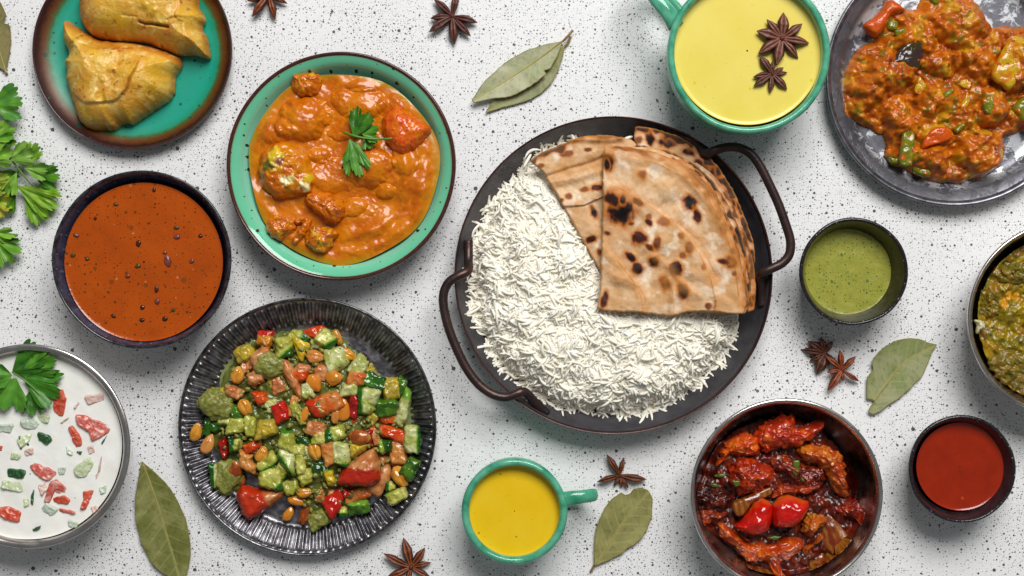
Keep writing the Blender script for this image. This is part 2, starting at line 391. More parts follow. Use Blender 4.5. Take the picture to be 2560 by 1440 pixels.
lathe("rim", [(269, 102.7), (272, 105.5), (276, 106), (R, 101), (R - 1, 94), (R - 8, 88), (R - 11, 90)], M("dish_rim_brown", hx('#3d211d'), hx('#4c2c27'), 12, .13), parent=dish, wob=Wd, smooth_prof=4)
DISH = c
# --- dal bowl
z = 150; kk = (H - z) / H; c = at(354, 649, z); R = 224 * kk; DAL = c
bowl = thing("navy_bowl", (c[0], c[1], 0), "large dark navy stoneware bowl full of orange brown lentil dal", "bowl")
g = radial_glaze("navy_glaze", R, [(0, hx('#221a22')), (.85, hx('#2c222d')), (.93, hx('#38303f')), (.965, hx('#1b1a22')), (1, hx('#23232a'))],
                 [(9, 3.0, hx('#5a6078'), .4)], rough=.14, namp=.03, mottled=(26, hx('#59607c'), .55), bumps=[(14, .7)])
Wb = wobf(.006, 2.2)
lathe("bowl_body", [(0.5, 20), (110, 22), (165, 45), (188, 90), (198, 125), (204, 142), (207, 147)], g, parent=bowl, wob=Wb, smooth_prof=4)
lathe("rim", [(206.5, 146.6), (209, 150), (R - 1.5, 150.5), (R, 146), (R - 1, 138), (R - 4, 133)], M("navy_rim", hx('#15161b'), hx('#3c3d44'), 14, .12), parent=bowl, wob=Wb, smooth_prof=4)
lathe("outer_wall", [(0.5, 6), (95, 6), (98, 0), (112, 0), (118, 10), (172, 45), (200, 90), (R - 3, 134)], M("navy_outside", hx('#16181d'), hx('#2a3134'), 14, .25), parent=bowl, wob=Wb)
# --- steel bowls
steel = M("brushed_steel", hx('#dbd6d2'), hx('#c8c2be'), 60, .2, 1.0, rough2=.32)
steel_in = M("steel_inside", hx('#c9c1bd'), hx('#aca29e'), 60, .2, 1.0, rough2=.38)
def steel_bowl(px, py, Rp, zr, label, name="steel_bowl", rimw=9):
    kk = (H - zr) / H; c = at(px, py, zr); R = Rp * kk
    t = thing(name, (c[0], c[1], 0), label, "bowl")
    lathe("bowl_body", [(0.5, 12), (R * .52, 12), (R * .72, 26), (R * .86, zr * .45), (R * .93, zr * .75), (R - rimw - 5, zr - 9), (R - rimw - 1, zr - 2)], steel_in, parent=t, smooth_prof=5)
    lathe("outer_wall", [(0.5, 2), (R * .5, 0), (R * .56, 0), (R * .76, 18), (R * .9, zr * .42), (R * .965, zr * .78), (R - 2, zr - 8)], steel, parent=t, smooth_prof=4)
    lathe("rim", [(R - rimw - 1.5, zr - 3), (R - rimw + 1, zr), (R - rimw * .5, zr + 1.5), (R - 1.2, zr), (R, zr - 4), (R - 2.5, zr - 9)], steel, parent=t, smooth_prof=4)
    return t, c, R
_, RAI, Rr = steel_bowl(69, 1116, 256, 130, "wide stainless steel bowl of white raita topped with coriander", rimw=14)
_, CHI, Rc = steel_bowl(1967, 1237, 241, 150, "stainless steel bowl holding dark red chilli chicken", rimw=9)
_, PAL, Rp_ = steel_bowl(2664, 797, 244, 140, "stainless steel bowl of dark green spinach curry cut off by the picture edge", rimw=8)
# --- mugs
mugm = radial_glaze("jade_glaze", 200, [(0, hx('#6cbc9c')), (1, hx('#62b494'))], None, rough=.12, namp=.01, mottled=(40, hx('#147a58'), .85))
mugin = M("jade_glaze_inside", hx('#9cc08c'), hx('#7cc0a0'), 60, .09)
def mug(px, py, Rp, zr, label, hpts, hr, th=.085):
    kk = (H - zr) / H; c = at(px, py, zr); R = Rp * kk; t = R * th
    m = thing("jade_mug", (c[0], c[1], 0), label, "mug"); W = wobf(.003, px)
    lathe("mug_wall", [(0.5, 8), (R * .5, 8), (R * .52, 0), (R * .6, 0), (R * .72, 12), (R * .9, zr * .3), (R * .97, zr * .55), (R * .965, zr * .8), (R - 2, zr - 14), (R, zr - 7), (R - t * .35, zr), (R - t * .75, zr - .5), (R - t, zr - 6), (R - t - 1, zr - 12)], mugm, parent=m, wob=W, smooth_prof=4)
    lathe("inner_wall", [(R - t - 1, zr - 11.8), (R - t - 1.5, zr - 20), (R * .88, zr * .6), (R * .78, zr * .25), (R * .5, 16), (0.5, 14)], mugin, parent=m, wob=W)
    P = [np.array([*(at(x, y, zz)[:2] - c[:2]), zz]) for x, y, zz in hpts]
    tube("handle", P, hr, mugm, parent=m, n=16, sub=40, flat=.62)
    return c, R
MUGB, Rmb = mug(1873, 131, 204, 205, "large jade green mug of pale yellow soup with two star anise on top",
    [(1690, 66, 168), (1674, 36, 178), (1640, -5, 176), (1612, -45, 150), (1606, -62, 105), (1650, -22, 55), (1714, 54, 45)], [20, 19, 18, 18, 17, 17, 19])
MUGS, Rms = mug(1286, 1280, 133, 150, "small jade green mug of deep yellow soup",
    [(1400, 1252, 118), (1425, 1246, 124), (1455, 1242, 124), (1480, 1238, 112), (1484, 1238, 85), (1458, 1241, 42), (1414, 1250, 26), (1384, 1255, 30)], [20, 18, 16, 16, 15, 14, 14, 15], th=.14)
# --- small chutney bowls
def small_bowl(px, py, Rp, zr, label, mi, mo, mr, sd):
    kk = (H - zr) / H; c = at(px, py, zr); R = Rp * kk; W = wobf(.008, sd)
    t = thing("sauce_bowl", (c[0], c[1], 0), label, "bowl")
    lathe("bowl_body", [(0.5, 12), (R * .45, 12), (R * .62, 20), (R * .76, 45), (R * .83, 80), (R - 11, zr - 6), (R - 9, zr - 2)], mi, parent=t, wob=W)
    lathe("rim", [(R - 9.2, zr - 2.4), (R - 6, zr + 1), (R - 2, zr), (R, zr - 5), (R - 1.5, zr - 10)], mr, parent=t, wob=W)
    lathe("outer_wall", [(0.5, 3), (R * .48, 0), (R * .54, 0), (R * .68, 14), (R * .84, 45), (R * .93, 80), (R - 1.7, zr - 9)], mo, parent=t, wob=W)
    return c, R
rimspk = M("pitted_rim_glaze", hx('#17161a'), hx('#2c2628'), 8, .16, specks=[(7, 2.5, hx('#8d8080'), .3)], bumps=[(7, 1.0)])
inn = M("charcoal_glaze", hx('#1b1b16'), hx('#37342a'), 20, .12, specks=[(8, 1.6, hx('#4c4a3c'), .3)])
inn2 = M("maroon_black_glaze", hx('#231a1e'), hx('#35282c'), 20, .12, specks=[(7, 1.5, hx('#5d4c50'), .3)])
outb = M("charcoal_outside", hx('#201f22'), hx('#3c3a3c'), 20, .3)
GC, Rg = small_bowl(2135, 679, 136, 122, "small black sauce bowl half full of green chutney", inn, outb, rimspk, 1.1)
RC, Rrc = small_bowl(2406, 1173, 135, 118, "small black sauce bowl filled with smooth red chutney", inn2, outb, rimspk, 4.0)
# --- fluted tin plate
z = 46; kk = (H - z) / H; c = at(768, 1067, z); R = 323 * kk; SAL = c
fp = thing("fluted_plate", (c[0], c[1], 0), "dark fluted metal plate heaped with cucumber and tomato salad", "plate")
tin = M("blackened_tin", hx('#6a686c'), hx('#bcbabe'), 22, .28, .95, rough2=.42, lo=.42, hi=.75, specks=[(14, 3.2, hx('#9a9a9c'), .12)], bumps=[(9, .7), (60, 1.2)])
prof = np.array([(0.5, 9), (120, 9), (200, 8.5), (243, 8.5), (250, 9)]); Pf = [tuple(p) for p in prof] + [(r, 9 + (r - 250) * .56) for r in np.linspace(252, 309, 22)] + [(312, 44)]
zfl = lambda r, th: 4.6 * np.sin(104 * th) * sst(252, 262, r) * (1 - sst(303, 311, r))
lathe("plate_body", Pf, tin, n=1248, smooth_prof=0, parent=fp, zf=zfl, wob=wobf(.0015, 3))
lathe("underside", [(0.5, 4), (235, 0), (246, 0), (254, 4), (308, 36), (316, 39)], M("dark_tin_under", hx('#2a292b'), None, 1, .5, .6), parent=fp, wob=wobf(.0015, 3))
lathe("rim", [(311.5, 43.5), (313, 46.5), (316.5, 48), (R - .5, 46), (R, 42), (R - 3, 38.5), (315, 38.6)], M("rolled_tin_edge", hx('#3a393c'), hx('#7b7a7c'), 16, .3, .9, bumps=[(12, .8)]), parent=fp, wob=wobf(.0015, 3))
# --- worn round tray
z = 50; kk = (H - z) / H; c = at(2386, 194, z); R = 322 * kk; TRA = c
tr = thing("worn_metal_plate", (c[0], c[1], 0), "worn grey metal plate with flaking whitish patches under vegetable curry", "plate")
m, nt, bs = newmat("worn_enamel"); v = pxcoord(nt)
n1 = ramp(nt, nz(nt, v, 46, 8, .72, .6), [(.47, 0.0), (.53, 1.0)]); n2 = nz(nt, v, 10, 4)
s_ = nt.nodes.new("ShaderNodeSeparateXYZ"); nt.links.new(v, s_.inputs[0])
rr_ = mth(nt, 'SQRT', mth(nt, 'ADD', mth(nt, 'MULTIPLY', s_.outputs[0], s_.outputs[0]), mth(nt, 'MULTIPLY', s_.outputs[1], s_.outputs[1])))
inner = ramp(nt, mth(nt, 'DIVIDE', rr_, 330.0), [(.80, 1.0), (.84, 0.12), (.90, .1), (1, .1)])
cc = mixn(nt, mth(nt, 'MULTIPLY', n1, inner), mixn(nt, n2, hx('#4c4b52'), hx('#6f6f76')), mixn(nt, n2, hx('#a9abb0'), hx('#c9cccf')))
nt.links.new(cc, bs.inputs["Base Color"]); bs.inputs["Roughness"].default_value = .36; bs.inputs["Metallic"].default_value = .55
bump(nt, bs, n1, .8, .6)
lathe("plate_body", [(0.5, 9), (180, 9), (258, 9), (266, 14), (272, 22), (292, 40), (303, 44)], m, parent=tr, wob=wobf(.002, 5))
lathe("rim", [(302.5, 43.6), (309, 49), (314, 50.5), (R - .5, 48), (R, 43), (R - 4, 39)], M("grey_metal_rim", hx('#55545a'), hx('#7d7c82'), 26, .3, .8, bumps=[(30, 1)]), parent=tr, wob=wobf(.002, 5))
lathe("underside", [(0.5, 3), (250, 0), (262, 0), (272, 10), (300, 34), (R - 3, 39.5)], M("grey_metal_under", hx('#4a494e'), None, 1, .5, .6), parent=tr, wob=wobf(.002, 5))
# --- serving pan
z = 88; kk = (H - z) / H; c = at(1534, 688, z); R = 397 * kk; PAN = c
pan = thing("serving_pan", (c[0], c[1], 0), "large round blackened iron serving pan with two loop handles, holding rice and flatbread", "pan")
iron = M("blackened_iron", hx('#4a484e'), hx('#605d63'), 50, .42, .55, bumps=[(5, .35), (40, 1.0)], rough2=.52, specks=[(46, 2.2, hx('#8a8888'), .15)])
copper = M("bronzed_edge", hx('#3e3032'), hx('#563c38'), 30, .34, .65, bumps=[(12, .5)])
lathe("pan_body", [(0.5, 10), (200, 10), (300, 10), (330, 14), (352, 30), (368, 55), (378, 74), (382, 81)], iron, n=240, parent=pan, smooth_prof=5, wob=wobf(.0012, 2))
lathe("rim", [(381.5, 80.5), (384, 86), (388, 88.5), (R - .5, 86), (R, 81), (R - 4, 77)], copper, n=240, parent=pan, smooth_prof=4, wob=wobf(.0012, 2))
lathe("underside", [(0.5, 2), (290, 0), (318, 0), (338, 5), (358, 24), (374, 52), (R - 4, 78)], iron, n=180, parent=pan, wob=wobf(.0012, 2))
def hpts(pts): return [np.array([*(at(x, y, zz)[:2] - c[:2]), zz]) for x, y, zz in pts]
hm = M("bronzed_iron_rod", hx('#332b2c'), hx('#503a34'), 60, .36, .6, bumps=[(8, .5)])
hl = tube("handle", hpts([(1171, 602, 62), (1171, 630, 66), (1171, 655, 76), (1172, 671, 92), (1165, 681, 103), (1148, 689, 108), (1124, 704, 108), (1110, 730, 108), (1109, 765, 108), (1120, 815, 108), (1140, 868, 108), (1167, 922, 108), (1198, 962, 108), (1232, 986, 108), (1265, 993, 108), (1292, 984, 108), (1306, 979, 104), (1318, 984, 92), (1332, 1000, 80), (1352, 1020, 70), (1369, 1034, 66)]), 11.2, hm, parent=pan, n=14, sub=150)
hl["label"] = "bronzed loop handle on the rice side"
hr_ = tube("handle", hpts([(1700, 338, 66), (1722, 350, 70), (1748, 368, 82), (1766, 383, 98), (1784, 377, 106), (1812, 369, 108), (1845, 369, 108), (1876, 384, 108), (1900, 415, 108), (1924, 462, 108), (1946, 510, 108), (1964, 560, 108), (1976, 602, 108), (1973, 636, 108), (1955, 658, 108), (1930, 671, 108), (1910, 680, 104), (1901, 690, 90), (1902, 708, 76), (1904, 735, 66), (1906, 764, 62)]), 11.2, hm, parent=pan, n=14, sub=150)
hr_["label"] = "dark loop handle beside the flatbreads"
# ================================================================ FOOD
# ---- clock-position wording for the many small pieces
WORD = ['twelve', 'one', 'two', 'three', 'four', 'five', 'six', 'seven', 'eight', 'nine', 'ten', 'eleven']
_used = {}
def clock(px, py, cx, cy, R):
    dx, dy = px - cx, cy - py; d = math.hypot(dx, dy) / R
    a = int(round(((90 - math.degrees(math.atan2(dy, dx))) % 360) / 30)) % 12
    band = "near the centre" if d < .3 else ("midway out" if d < .62 else "by the edge")
    return f"{band} at {WORD[a]} o'clock"

# ---- liquids
def liquid(name, cx, cy, Rpx, z, mat, label, cat, zf=None, cf=None, nr=70, ns=180, wob=None, men=3.0, kind=None):
    k = (H - z) / H; c = at(cx, cy, z); R = Rpx * k
    def zz(x, y):
        r = np.hypot(x - c[0], y - c[1]); e = men * np.exp(-(R - r) / 4.0)
        return e + (zf(x, y) if zf else 0)
    o = disc(name, R, mat, zz, cf, nr, ns, (c[0], c[1], z), wob=wob, power=.8, origin=(c[0], c[1]))
    if name: tag(o, label, cat, kind=kind)
    return o
soup1 = M("pale_yellow_soup", hx('#e2cc58'), hx('#e6d468'), 140, .2, spec=.4, specks=[(70, 4, hx('#dcc01c'), .3), (28, 1.8, hx('#d8bc2a'), .5)], bumps=[(40, .25)], flat=True)
liquid("yellow_soup", 1868, 127, 185.5, 172, soup1, "pale yellow creamy soup inside the large jade mug", "soup")
soup2 = M("deep_yellow_soup", hx('#e6ba10'), hx('#e9c224'), 90, .2, spec=.4, specks=[(48, 3.0, hx('#b8801a'), .3), (20, 1.4, hx('#cf9d10'), .5)], bumps=[(40, .25)], flat=True)
liquid("yellow_soup", 1286, 1278, 115, 118, soup2, "deep yellow soup inside the small jade mug", "soup")
chut = M("green_chutney", hx('#9c9a3e'), hx('#8e9036'), 30, .3, spec=.4, specks=[(9, 2.2, hx('#4e6222'), .5), (22, 4, hx('#5c7028'), .4), (5, 1.1, hx('#48561c'), .5)], bumps=[(12, .6), (4, .3)], flat=True)
liquid("green_chutney", 2120, 680, 109, 60, chut, "speckled green herb chutney in the small black bowl", "chutney", zf=lambda x, y: .8 * fbm(x * .03, y * .03))
redc = M("red_chutney", hx('#982606'), hx('#8c2005'), 50, .16, spec=.5, specks=[(60, 5, hx('#b8400e'), .2), (16, 1.2, hx('#5a1206'), .4)], bumps=[(14, .3)], flat=True)
liquid("red_chutney", 2400, 1166, 110, 84, redc, "smooth dark red chutney in the small black bowl", "chutney")
dalm = M("dal_gravy", hx('#b24c04'), hx('#a44404'), 90, .2, spec=.45, specks=[(44, 7, hx('#84400a'), .4), (24, 3.6, hx('#6c360a'), .45), (12, 2.0, hx('#4a260c'), .35), (7, 1.4, hx('#74380a'), .6), (37, 3.2, hx('#b8764a'), .3)], bumps=[(26, .8), (7, .5)], flat=True)
liquid("lentil_dal", 360, 655, 198, 126, dalm, "orange brown lentil dal flecked with herbs in the navy bowl", "dal", zf=lambda x, y: 1.2 * fbm(x * .012, y * .012))
bean_m = M("dark_bean_skin", hx('#4e2614'), hx('#2c160c'), 5, .2, bumps=[(3, .4)])
bean_p = M("pinkish_bean_skin", hx('#8a4638'), hx('#5c2c28'), 6, .2, bumps=[(3, .4)])
bean_g = M("herb_fleck", hx('#5c4a12'), hx('#3a2c0c'), 5, .35)
for i, (x, y, a, b, rot, mm, ds) in enumerate([
    (419, 653, 22, 36, 15, bean_p, "plump pinkish"), (412, 631, 13, 12, 0, bean_p, "tiny pink knob of"), (346, 609, 17, 21, -20, bean_m, "glossy black"),
    (391, 723, 13, 21, 0, bean_m, "dark upright"), (479, 653, 17, 13, 30, bean_p, "small purplish"), (501, 590, 15, 11, 0, bean_m, "small black"),
    (442, 592, 21, 14, 0, bean_p, "pale pink"), (218, 647, 14, 11, 0, bean_g, "dark green"), (182, 638, 17, 13, 25, bean_g, "olive green"),
    (385, 475, 12, 14, 0, bean_m, "dark round"), (393, 753, 17, 19, 0, bean_p, "rounded reddish"), (356, 768, 14, 14, 0, bean_m, "brown"),
    (412, 797, 17, 14, 0, bean_m, "blackish"), (319, 690, 15, 13, 0, bean_p, "rosy"), (190, 588, 20, 12, -20, bean_p, "reddish brown"),
    (345, 665, 18, 14, 20, bean_g, "greenish"), (290, 511, 16, 12, 0, bean_g, "mossy green"), (441, 569, 18, 11, 0, bean_g, "flat green"), (433, 775, 15, 11, 30, bean_g, "ragged green"), (355, 800, 16, 12, 0, bean_m, "small dark"), (238, 546, 10, 10, 0, bean_m, "round dark"), (283, 790, 17, 10, -30, bean_m, "thin dark")]):
    p = at(x, y, 127); o = blob("bean", (p[0], p[1], 126.2), (a * .78, b * .82, 8), mm, rot, amp=.16, freq=1.2, sub=3, seed=i)
    tag(o, f"{ds} bean in the dal, {clock(x, y, 360, 655, 198)}", "bean", "beans floating in the lentil dal")

# ---- butter chicken curry
curry_m = M("orange_curry", None, rough=.27, spec=.45, bumps=[(11, .35)], coat=.12)
cA, cB, cC, cD = hx('#cc7200'), hx('#c06000'), hx('#d28206'), hx('#8a7a1c')
def bump_at(x, y, px, py, rx, ry, h, rot=0, p=2.2):
    c = at(px, py, 78); a = radians(rot); X = (x - c[0]) * cos(a) + (y - c[1]) * sin(a); Y = -(x - c[0]) * sin(a) + (y - c[1]) * cos(a)
    q = np.sqrt((X / rx) ** 2 + (Y / ry) ** 2) + .18 * fbm(x * .03, y * .03, px)
    return h * np.clip(1 - np.clip(q, 0, 9) ** p, 0, 1) ** .8
def curry_z(x, y):
    c = at(858, 420, 78); r = np.hypot(x - c[0], y - c[1])
    z = 11 * fbm(x * .009, y * .009, 1, 2) + 2.4 * fbm(x * .026, y * .026, 3, 2) + .8 * fbm(x * .085, y * .085, 5, 2)
    q = at(870, 440, 78); rr = np.hypot(x - q[0], y - q[1]); an = np.degrees(np.arctan2(y - q[1], x - q[0]))
    m = sst(90, 120, rr) * sst(-105, -80, an) * (1 - sst(15, 35, an))
    z = z + m * 2.6 * (.4 + .6 * sst(-.2, .3, fbm(x * .015, y * .015, 6, 2))) * np.sin(rr / 7.0 + 1.6 * fbm(x * .016, y * .016))
    for b in [(760, 300, 68, 55, 22, 10), (870, 320, 50, 28, 11, 25), (900, 260, 70, 40, 12, 0), (930, 420, 60, 50, 13, 30), (690, 330, 40, 35, 9, 0), (965, 480, 26, 20, 9, 0),
              (840, 440, 60, 42, 8, 0), (1015, 400, 35, 45, 9, 0), (800, 390, 28, 20, 8, 0), (880, 520, 40, 22, 9, 20), (920, 210, 50, 22, 8, 10), (985, 265, 40, 30, 8, 0)]: z = z + bump_at(x, y, *b[:4], b[4], b[5])
    return (z * 1.25 + 4) * (1 - sst(205, 240, r)) + 1
def curry_c(x, y):
    c = at(858, 420, 78); r = np.hypot(x - c[0], y - c[1]); n = fbm(x * .02, y * .02, 9, 3); f = fbm(x * .11, y * .11, 2, 2)
    C = mixc(cA, cB, sst(-.3, .4, n)); C = mixc(C, cC, .8 * sst(.25, .6, f)); C = mixc(C, hx('#7a3006'), .5 * sst(.55, .8, fbm(x * .2, y * .2, 8, 2)))
    q = at(705, 430, 78); C = mixc(C, hx('#d08c00'), .55 * sst(95, 30, np.hypot(x - q[0], y - q[1])))
    ang = np.degrees(np.arctan2(y - c[1], x - c[0])); oil = sst(216, 232, r) * (.5 + .5 * sst(-.1, .3, fbm(x * .02, y * .02, 4)))
    return mixc(C, hx('#9a8a12'), .75 * oil)
o = liquid("chicken_curry", 858, 420, 238, 76, curry_m, "thick orange chicken curry sauce filling the mint green dish", "curry", curry_z, curry_c, 170, 420, wob=lambda t: .018 * np.sin(3 * t + 1) + .012 * np.sin(7 * t), men=0)
chick_m = M("sauced_chicken", None, rough=.25, spec=.5, bumps=[(9, .8), (3, .4)], coat=.25)
def chunk_c(c1, c2, c3=None, t3=.4):
    def f(x, y, d):
        C = mixc(c1, c2, sst(-.25, .35, fbm(x * .05, y * .05, 3, 3)))
        if c3 is not None: C = mixc(C, c3, sst(t3, t3 + .2, fbm(x * .09, y * .09, 7, 3)))
        return C
    return f
oc1, oc2, oc3 = hx('#c06000'), hx('#cc7000'), hx('#dc9c10')
CH = [("chicken_piece", [(728, 190), (740, 183), (790, 184), (806, 196), (800, 222), (782, 238), (752, 240), (733, 222)], 26, 74, chunk_c(oc1, oc2, oc3), "small orange chicken piece at the top left edge of the green dish"),
      ("chicken_piece", [(960, 292), (985, 268), (1008, 272), (1045, 296), (1078, 322), (1060, 356), (1022, 386), (1004, 392), (968, 360), (956, 320)], 42, 78, chunk_c(hx('#d85c0c'), hx('#d67004'), hx('#cc400c'), .1), "large red orange chicken piece beside the coriander on the curry"),
      ("chicken_piece", [(652, 395), (668, 368), (712, 352), (748, 368), (778, 402), (792, 450), (782, 486), (740, 494), (700, 500), (668, 480), (650, 440)], 46, 74, None, "largest curry chicken piece, with yellow crust and creamy white bits"),
      ("chicken_piece", [(762, 494), (776, 480), (812, 482), (850, 498), (866, 520), (858, 545), (836, 562), (800, 540), (770, 516)], 34, 76, chunk_c(oc1, oc2, hx('#a84a0a'), .3), "orange chicken piece below the white-flecked piece in curry"),
      ("chicken_piece", [(668, 560), (680, 542), (712, 538), (736, 552), (742, 572), (722, 592), (694, 602), (672, 588)], 28, 78, chunk_c(oc1, oc2, oc3), "rounded chicken piece at the lower left edge of the curry"),
      ("chicken_piece", [(730, 600), (750, 568), (768, 548), (780, 552), (772, 580), (752, 608), (736, 614)], 20, 80, chunk_c(oc1, oc2), "thin curved chicken strip between two lower left chicken pieces"),
      ("chicken_piece", [(766, 585), (782, 562), (812, 568), (846, 578), (838, 602), (816, 630), (792, 632), (768, 612)], 34, 78, chunk_c(oc1, oc3, hx('#b0600e'), .1), "golden flaky chicken piece at the bottom of the curry"),
      ("chicken_piece", [(735, 550), (752, 540), (764, 546), (756, 560), (742, 562)], 12, 84, chunk_c(oc1, oc2), "tiny chicken flake above the thin curved strip")]
for i, (nm, poly, h, z0, cf, lab) in enumerate(CH):
    if cf is None:
        def cf(x, y, d):
            C = mixc(oc1, hx('#cc7c04'), sst(-.3, .3, fbm(x * .04, y * .04, 3, 3)))
            for (px, py, rad, cc) in [(690, 400, 30, hx('#cfae22')), (668, 415, 18, hx('#5e5a14')), (700, 405, 13, hx('#9a5a4a')), (716, 452, 15, hx('#f0e6b0')), (728, 448, 13, hx('#ead98a')), (762, 466, 15, hx('#efe0a0')), (772, 446, 13, hx('#d6b01c')), (690, 380, 14, hx('#d9b418'))]:
                q = at(px, py, 110); r = np.hypot(x - q[0], y - q[1]) + 8 * fbm(x * .12, y * .12, px, 2); C = mixc(C, cc, sst(rad, rad * .55, r))
            return C
    o = slab(nm, poly, h, chick_m, z=z0, rnd=h * .9, nb=110, nr=34, smooth_edge=True, amp=8 if i != 1 else 3.5, freq=.045, cf=cf, seed=i * 3.3, edge_jit=3, dome=3)
    tag(o, lab, "chicken piece")
    try: del cf
    except Exception: pass

# ---- leaves of coriander
cor_m = M("coriander_leaf", None, rough=.38, spec=.35, bumps=[(5, .6)], sss=0)
def leaflet(px, py, z, ang, L, spread, c1, c2, lobes=3, teeth=9, parent=None, origin=(0, 0, 0), curl=6.0, seed=0, stalk=0, droop=0.0):
    """fan leaf growing from (px,py) towards ang degrees (counter-clockwise from right)"""
    nth, nrr = 150, 26
    th = np.linspace(-1, 1, nth); s = np.linspace(0.02, 1, nrr)
    lob = np.abs(np.cos(th * pi * lobes / 2)) if lobes % 2 else np.abs(np.sin(th * pi * lobes / 2))
    tt = np.abs(((th + 1) * teeth * .5 + .35 * noise3(th * 4, seed, 1)) % 1 - .5) * 2
    r = L * (.70 + .23 * np.clip(lob, 0, 1) ** .55 + .11 * (1 - (1 - np.clip(tt, 0, 1)) ** 2.2) - .20 * np.abs(th) ** 4 + .08 * noise3(th * 3, seed, 0))
    cuts = 1 - .26 * np.exp(-((np.abs(th + .05) - .34) / .016) ** 2)
    r = r * cuts
    A = radians(ang) + th * radians(spread)
    rr = s[:, None] * r[None]
    x = rr * np.cos(A)[None]; y = rr * np.sin(A)[None]
    zz = curl * (s[:, None] ** 1.5) * np.sin(th * 7 + seed)[None] + curl * .5 * noise3(x * .05 + seed, y * .05, 0) + curl * .9 * s[:, None] - droop * s[:, None] ** 2 * L * .3
    p = at(px, py, z); X = x.ravel() + p[0] - origin[0]; Y = y.ravel() + p[1] - origin[1]; Z = (zz + z - origin[2]).ravel()
    vein = np.exp(-((((th * 5.5) % 1) - .5) / .07) ** 2)[None] * (1 - s[:, None] * .8)
    mid = np.exp(-(th / .025) ** 2)[None] * (1 - .6 * s[:, None])
    nn = noise3(X * .05, Y * .05, seed)
    C = mixc(c1, c2, sst(-.5, .5, nn)); C = mixc(C, C * 1.55 + .012, np.clip(.3 * vein + .6 * mid, 0, 1).ravel())
    V = np.c_[X, Y, Z]; nt_ = len(V); V = np.vstack([V, V - [0, 0, .7]]); C = np.vstack([C, C])
    F = np.vstack([gridfaces(nrr, nth, wrap=False), gridfaces(nrr, nth, wrap=False, off=nt_, flip=True)])
    return mk("leaflet", V, F, cor_m, parent=parent, C=C)
stem_m = M("coriander_stem", hx('#4d7a1c'), hx('#5f8f28'), 14, .35)
def stem(pts, r, parent, origin):
    P = [at(x, y, z) - np.array(origin) for x, y, z in pts]
    return tube("stem", P, r, stem_m, parent=parent, n=8, sub=24)
g1, g2, g3, g4, g5 = hx('#3e761c'), hx('#588f2a'), hx('#7cab36'), hx('#92ac44'), hx('#265616')
o_ = at(880, 345, 104)
t = thing("coriander_sprig", o_, "coriander sprig of toothed leaves with a bare stem, on the orange curry", "coriander")
leaflet(884, 345, 108, 68, 74, 36, g5, g1, 2, 10, t, o_, 5, 1); leaflet(905, 335, 106, 20, 42, 70, g1, g2, 3, 9, t, o_, 6, 2)
leaflet(912, 340, 104, -62, 34, 50, hx('#4a7a3a'), g2, 3, 7, t, o_, 4, 5); leaflet(874, 345, 108, -75, 92, 30, g2, hx('#4c8030'), 3, 12, t, o_, 6, 3); leaflet(890, 352, 106, -95, 62, 38, g2, hx('#3f7a24'), 3, 10, t, o_, 5, 4)
stem([(859, 330, 106), (880, 338, 116), (910, 345, 118), (945, 348, 116), (981, 346, 120)], [2.6, 3.0, 2.6, 2.4, 2.6], t, o_)

# ---- raita
yog = M("yoghurt", hx('#efeee6'), hx('#f5f4ee'), 60, .22, spec=.4, sss=.15, bumps=[(30, .5)], specks=[(55, 2.2, hx('#6a4a3a'), .2)], flat=True)
def rz(x, y): return 1.6 * fbm(x * .018, y * .018, 2, 3)
liquid("raita", 70, 1112, 236, 104, yog, "white yoghurt raita with diced tomato and cucumber in a steel bowl", "raita", rz)
tomr = M("raita_tomato", hx('#c4584a'), hx('#dcb0a4'), 14, .25, spec=.5, bumps=[(8, .8)], lo=.45, hi=.75)
tomr2 = M("raita_tomato_red", hx('#c43a20'), hx('#cf7058'), 12, .2, spec=.5, bumps=[(8, .6)])
cucr = M("raita_cucumber", hx('#bccb9a'), hx('#d3d9bc'), 16, .25, bumps=[(8, .6)])
cucd = M("raita_cucumber_skin", hx('#24502a'), hx('#7aa07a'), 12, .22, bumps=[(6, .4)], lo=.5, hi=.8)
veil = M("raita_veiled_tomato", hx('#dcb4a6'), hx('#d9c6bc'), 14, .25); veilg = M("raita_veiled_cucumber", hx('#bccbb4'), hx('#cbd3c6'), 14, .25)
